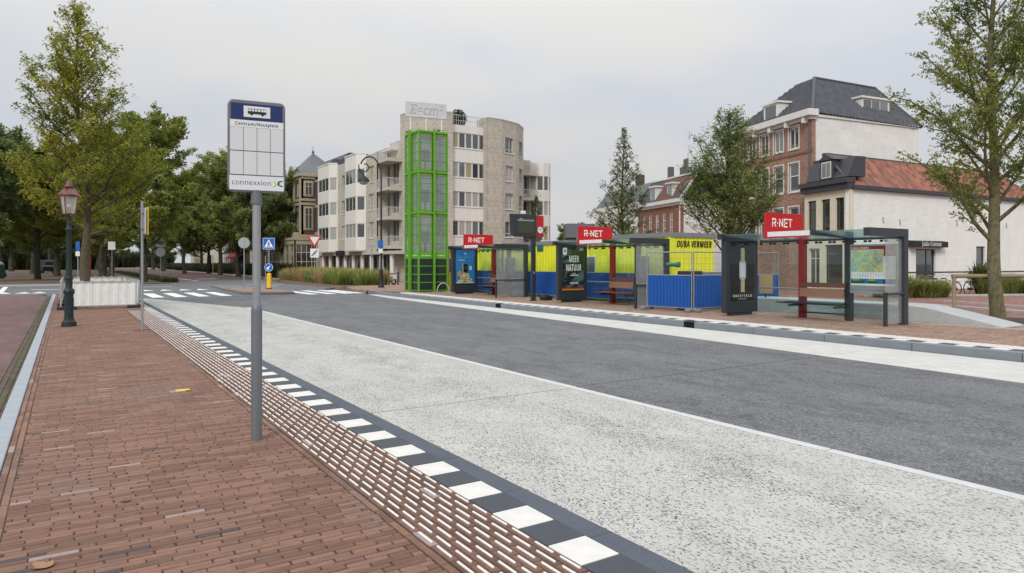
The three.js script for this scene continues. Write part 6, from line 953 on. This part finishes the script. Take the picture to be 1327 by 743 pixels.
// hedges and low planting
function planting(name, label, spots, h, tints, w = 0.012, kind = 'stuff', spread = 0.5, blades = 9) {
  const r = rng(spots.length + Math.round(h * 100)), P = []; for (let i = 0; i < blades; i++) { const a = r() * 7, l = h * (0.6 + 0.5 * r()), b = spread * h * (0.3 + 0.8 * r()), s = [Math.cos(a + 1.57) * w, 0, Math.sin(a + 1.57) * w], m = [Math.cos(a) * b * 0.3, l * 0.65, Math.sin(a) * b * 0.3], e = [Math.cos(a) * b, l, Math.sin(a) * b], q = (p, k) => [p[0] + s[0] * k, p[1], p[2] + s[2] * k]; P.push(q([0, 0, 0], -1), q([0, 0, 0], 1), q(m, 0.9), q([0, 0, 0], -1), q(m, 0.9), q(m, -0.9), q(m, -0.9), q(m, 0.9), e); }
  const g = new THREE.BufferGeometry(); g.setAttribute('position', new THREE.Float32BufferAttribute(P.flat(), 3)); g.computeVertexNormals();
  const places = spots.map(([x, y, z, tint]) => { const k = 0.7 + 0.6 * r(); return [M4(x, y, z, (r() - 0.5) * 0.3, r() * 7, (r() - 0.5) * 0.3, k, k, k), mul(mix3(tints[0], tints[1], clamp(tint ?? r())), 0.75 + 0.5 * r())]; });
  let im; if (kind === 'thing') im = shade(new THREE.Mesh(baked(g, places), leafV)); else { im = shade(new THREE.InstancedMesh(g, leafM, spots.length)); places.forEach(([m, c], i) => { im.setMatrixAt(i, m); im.setColorAt(i, lin(...c)); }); }
  im.name = numbered(name); im.userData = { label, category: 'grass' }; if (kind === 'stuff') im.userData.kind = 'stuff';
  scene.add(im); return im;
}
{
  const r = rng(71), bed = []; for (let i = 0; i < 5200; i++) { const t = r(), z = lerp(-50, -74, t), x0 = lerp(17.3, 18.8, t), x1 = lerp(21.2, 22.4, t), x = lerp(x0, x1, r()); if (z > -51.5 && x < 18.6) continue; bed.push([x, -0.15 + 0.5 * fbm(x * 0.8 + 5, z * 0.5, 0, 0, 79, 3), z, smooth(0.35, 0.65, fbm(x * 0.5, z * 0.28, 0, 0, 73, 3))]); }
  planting('ornamental_grass_bed', 'rust and green ornamental grasses in front of apartments', bed, 1.05, [[0.26, 0.31, 0.08], [0.46, 0.33, 0.17]], 0.016, 'stuff', 0.8, 10);
  setting('bed_kerb', [slabXZ([[17.0, -50.6], [18.7, -49.6], [21.4, -49.6], [22.6, -74], [18.6, -74.4]], 0.0, 0.145)], mat(0.14, 0.13, 0.11, {}), 'dark kerb and soil of the grass bed');
  const hedge = []; for (let i = 0; i < 9000; i++) { const z = lerp(-82, -230, r() ** 1.3); hedge.push([21.3 + (z + 100) * -0.014 + r() * 3.2, 0.1, z]); }
  planting('avenue_hedge', 'dark green undergrowth along the far side of avenue', hedge, 1.35, [[0.026, 0.042, 0.014], [0.065, 0.085, 0.022]], 0.05, 'stuff', 0.7, 9);
  const wood = []; for (let i = 0; i < 5000; i++) { const x = lerp(-75, 9, r()); wood.push([x, 0.0, -215 - 30 * r() - Math.abs(x) * 0.2]); }
  for (let i = 0; i < 1600; i++) wood.push([lerp(4, 40, r()), 0, -335 - 20 * r()]);
  planting('park_undergrowth', 'dark distant undergrowth closing the park', wood, 5.5, [[0.035, 0.05, 0.022], [0.075, 0.095, 0.036]], 0.28, 'stuff', 0.45, 9);
  const strip = []; for (let i = 0; i < 2200; i++) strip.push([7.6 + 1.5 * r(), 0.04, lerp(-72, -150, r() ** 1.5)]);
  planting('verge_grass', 'short rough grass on the earth verge', strip, 0.35, [[0.045, 0.065, 0.02], [0.10, 0.11, 0.04]], 0.02, 'stuff', 0.6, 7);
}
// shrubs by the corner house, each its own clump
[[36.0, -19.0, 0.9, 520, 'wide grassy shrub under the shop sign'], [37.6, -18.2, 0.85, 460, 'grassy shrub left of the parked bicycles'], [43.6, -17.3, 0.9, 500, 'grassy shrub right of the parked bicycles'], [45.6, -16.4, 0.85, 460, 'grassy shrub behind tree trunk at right']].forEach(([x, z, h, n, l], i) => { const r = rng(80 + i), s = []; for (let k = 0; k < n; k++) { const a = r() * 7, q = Math.sqrt(r()) * 1.05; s.push([x + 1.25 * q * Math.cos(a), 0.1, z + 0.8 * q * Math.sin(a)]); } const o = planting('grassy_shrub', l, s, h, [[0.17, 0.23, 0.05], [0.34, 0.36, 0.11]], 0.016, 'thing', 0.9, 9); o.userData.category = 'shrub'; });
{ const r = rng(91), s = []; for (let k = 0; k < 260; k++) s.push([43.0 + 0.7 * r(), 0.1 + 1.1 * r() * r(), -18.3 + 0.5 * r()]); planting('climbing_plant', 'leafy climbing plant beside the narrow window', s, 0.9, [[0.06, 0.09, 0.02], [0.12, 0.15, 0.04]], 0.035, 'thing', 0.6, 8).userData.category = 'plant'; }
setting('planting_edge', [bar([34.6, 0.12, -19.8], [47.5, 0.12, -14.2], 0.15, 0.16)], paleKerb, 'pale edging in front of the planting strip');
setting('tree_pit', [slabXZ([[21.65, -9.9], [24.2, -10.4], [27.5, -4], [22.2, -2]], 0.1, 0.16)], mat(0.045, 0.036, 0.03, { roughness: 1, mottle: 0.8 }), 'dark soil round the staked tree');
// --- wooden tree rail ---
{
  const w = mat(0.27, 0.205, 0.13, { roughness: 0.85, mottle: 0.5 }), t = thing('tree_rail', 'round wooden stake frame with rail beside right tree', 'tree stake', [21.7, 0.12, -9.75], 0), rt = [Math.cos(YAW), Math.sin(YAW)];
  part('stake', [cyl(0.055, 0.05, 1.36, 0, 0.66, 0, 12)], w, t); part('stake', [cyl(0.055, 0.05, 1.36, 2.3 * rt[0], 0.66, 2.3 * rt[1], 12)], w, t);
  part('top_rail', [bar([-0.06 * rt[0], 1.36, -0.06 * rt[1]], [2.42 * rt[0], 1.36, 2.42 * rt[1]], 0.058)], w, t);
  part('rubber_strap', [bar([0.86 * rt[0] + 0.02, 1.3, 0.86 * rt[1] - 0.02], [1.26 * rt[0] + 0.02, 1.3, 1.26 * rt[1] - 0.02], 0.012, 0.06)], blackish, t);
}
// --- bicycles ---
{
  const dark = mat(0.02, 0.021, 0.023, { roughness: 0.45, mottle: 0 }), tyre = mat(0.012, 0.012, 0.012, { roughness: 0.8, mottle: 0 }), steel = mat(0.28, 0.29, 0.30, { roughness: 0.4, metalness: 0.5, mottle: 0 });
  const make = (label) => {
    const t = thing('bicycle', label, 'bicycle', [0, 0.1, 0], 0, 'bicycles parked against the white wall');
    for (const x of [-0.52, 0.52]) { const w = part('wheel', [new THREE.TorusGeometry(0.335, 0.02, 6, 26).toNonIndexed().applyMatrix4(M4(x, 0.355, 0))], tyre, t); part('spokes', Array.from({ length: 10 }, (_, i) => bar([x, 0.355, 0], [x + 0.32 * Math.cos(i * 0.628), 0.355 + 0.32 * Math.sin(i * 0.628), 0], 0.0025)), steel, w); part('mudguard', [new THREE.TorusGeometry(0.365, 0.016, 5, 16, Math.PI).toNonIndexed().applyMatrix4(M4(x, 0.355, 0, 0, 0, 0.3))], dark, w); }
    part('frame', [bar([-0.12, 0.3, 0], [-0.28, 0.86, 0], 0.018), bar([-0.12, 0.3, 0], [0.36, 0.78, 0], 0.018), bar([-0.24, 0.72, 0], [0.35, 0.84, 0], 0.018), bar([-0.12, 0.3, 0], [-0.52, 0.355, 0], 0.013), bar([-0.25, 0.76, 0], [-0.52, 0.355, 0], 0.012), bar([0.34, 0.95, 0], [0.52, 0.355, 0], 0.017)], dark, t);
    part('saddle', [rbox(0.26, 0.07, 0.17, 0.03, -0.3, 0.92, 0, 2)], dark, t); part('handlebar', [tube([[0.22, 1.06, -0.27], [0.30, 1.08, -0.2], [0.34, 1.02, 0], [0.30, 1.08, 0.2], [0.22, 1.06, 0.27]], 0.013, 6)], steel, t);
    part('rear_rack', [span(-0.75, -0.32, 0.74, 0.76, -0.07, 0.07)], dark, t); part('pedal_crank', [bar([-0.12, 0.3, 0.06], [-0.05, 0.15, 0.06], 0.01), cyl(0.09, 0.09, 0.01, -0.12, 0.3, 0.04, 14, Math.PI / 2), span(-0.1, 0, 0.13, 0.16, 0.06, 0.14)], steel, t); part('chain_case', [rbox(0.46, 0.14, 0.03, 0.014, -0.3, 0.33, 0.03, 1)], dark, t);
    return t;
  };
  const b = make('leftmost of the dark bicycles parked at the white wall'); b.position.set(39.1, 0.1, -19.3); b.rotation.y = 0.9;
  [[39.8, -19.1, 1.0, 'second dark bicycle from the left at white wall'], [40.5, -18.9, 0.85, 'third dark bicycle from the left at white wall'], [41.2, -18.7, 1.05, 'fourth dark bicycle from the left at white wall'], [42.2, -18.0, -0.1, 'rightmost dark bicycle seen side-on at white wall']].forEach(([x, z, a, l]) => dup(b, [x, 0.1, z], a, l));
}
// --- motor scooter and bollards by the apartment columns ---
{
  const t = thing('motor_scooter', 'small white and black scooter left of the green tower', 'scooter', [21.6, 0.12, -51.5], 2.1), wm = mat(0.012, 0.012, 0.012, { mottle: 0 });
  for (const x of [-0.6, 0.6]) part('wheel', [new THREE.TorusGeometry(0.19, 0.06, 8, 20).toNonIndexed().applyMatrix4(M4(x, 0.25, 0))], wm, t);
  part('body', [prism([[-0.75, 0.5], [-0.7, 0.8], [-0.15, 0.78], [-0.1, 0.4], [0.25, 0.32], [0.42, 0.95], [0.55, 0.95], [0.62, 0.45], [0.3, 0.22], [-0.2, 0.25], [-0.45, 0.35]], 0.26, 0.03).applyMatrix4(M4(0, 0, -0.13))], whitePaint, t); part('saddle', [rbox(0.62, 0.12, 0.26, 0.05, -0.42, 0.86, 0, 2)], blackish, t); part('handlebar', [tube([[0.4, 1.08, -0.3], [0.46, 1.05, 0], [0.4, 1.08, 0.3]], 0.018, 6)], blackish, t); part('headlamp', [rbox(0.1, 0.14, 0.18, 0.04, 0.6, 0.9, 0, 2)], galv, t);
  const b = thing('street_bollard', 'dark bollard left of the scooter', 'bollard', [20.3, 0.12, -51.0], 0, 'dark bollards by the apartments'); part('shaft', [cyl(0.06, 0.05, 0.95, 0, 0.47, 0, 12)], blackish, b); part('cap', [new THREE.SphereGeometry(0.065, 10, 6).toNonIndexed().applyMatrix4(M4(0, 0.96, 0))], blackish, b);
  dup(b, [22.4, 0.12, -51.3], 0, 'dark bollard right of the scooter, beside green tower');
}
// --- bins, van and benches under the park trees ---
{
  const gm = mat(0.012, 0.045, 0.035, { roughness: 0.5 }), lid = mat(0.35, 0.40, 0.38, { roughness: 0.5 });
  const b = thing('recycling_bin', 'dark green recycling container at the left picture edge', 'bin', [-6.9, 0.05, -98], 0.3, 'recycling containers in the park'); part('body', [rbox(1.9, 1.6, 1.3, 0.12, 0, 0.85, 0, 2)], gm, b); part('lid', [new THREE.SphereGeometry(0.95, 16, 6, 0, 7, 0, Math.PI / 2).toNonIndexed().applyMatrix4(M4(0, 1.65, 0, 0, 0, 0, 1, 0.42, 0.7))], lid, b); part('slot', [rbox(0.6, 0.2, 0.05, 0.02, 0, 1.35, 0.66, 1)], blackish, b);
  dup(b, [-8.8, 0.05, -97.5], 0.2, 'dark green recycling container partly cut off at left edge');
  const v = thing('parked_van', 'dark van parked under the park trees at far left', 'van', [-2.7, 0.05, -150], 0.1), vm = mat(0.02, 0.022, 0.03, { roughness: 0.4 });
  part('body', [prism([[-2.5, 0.4], [-2.5, 1.1], [-1.7, 1.35], [-1.1, 2.3], [2.5, 2.35], [2.55, 0.4]], 1.9, 0.06).applyMatrix4(M4(0, 0, -0.95)).applyMatrix4(M4(0, 0, 0, 0, 1.57))], vm, v); for (const [x, z] of [[-0.85, -1.6], [0.85, -1.6], [-0.85, 1.6], [0.85, 1.6]]) part('wheel', [cyl(0.34, 0.34, 0.22, x, 0.34, z, 18, 0, Math.PI / 2)], blackish, v); part('rear_window', [rbox(1.5, 0.6, 0.04, 0.02, 0, 1.75, -2.62, 1)], paneMats[0], v); part('rear_window', [rbox(1.5, 0.6, 0.04, 0.02, 0, 1.75, 2.62, 1)], paneMats[0], v);
  const red = single('red_info_post', 'dark red post behind the left tree trunk', 'post', [rbox(0.7, 2.6, 0.5, 0.05, 0, 1.3, 0, 2), rbox(0.85, 0.15, 0.65, 0.04, 0, 2.65, 0, 1)], mat(0.16, 0.02, 0.015, { roughness: 0.5 }), [1.55, 0.05, -73.0]);
  const pb = single('planter_box', 'dark low planter box beside departure display foot', 'planter', [rbox(0.45, 0.2, 0.4, 0.03, 0, 0.1, 0, 1), span(-0.12, 0.12, 0.19, 0.24, -0.1, 0.1)], blackish, [18.15, FT, -25.1]);
}
renderer.render(scene, camera);
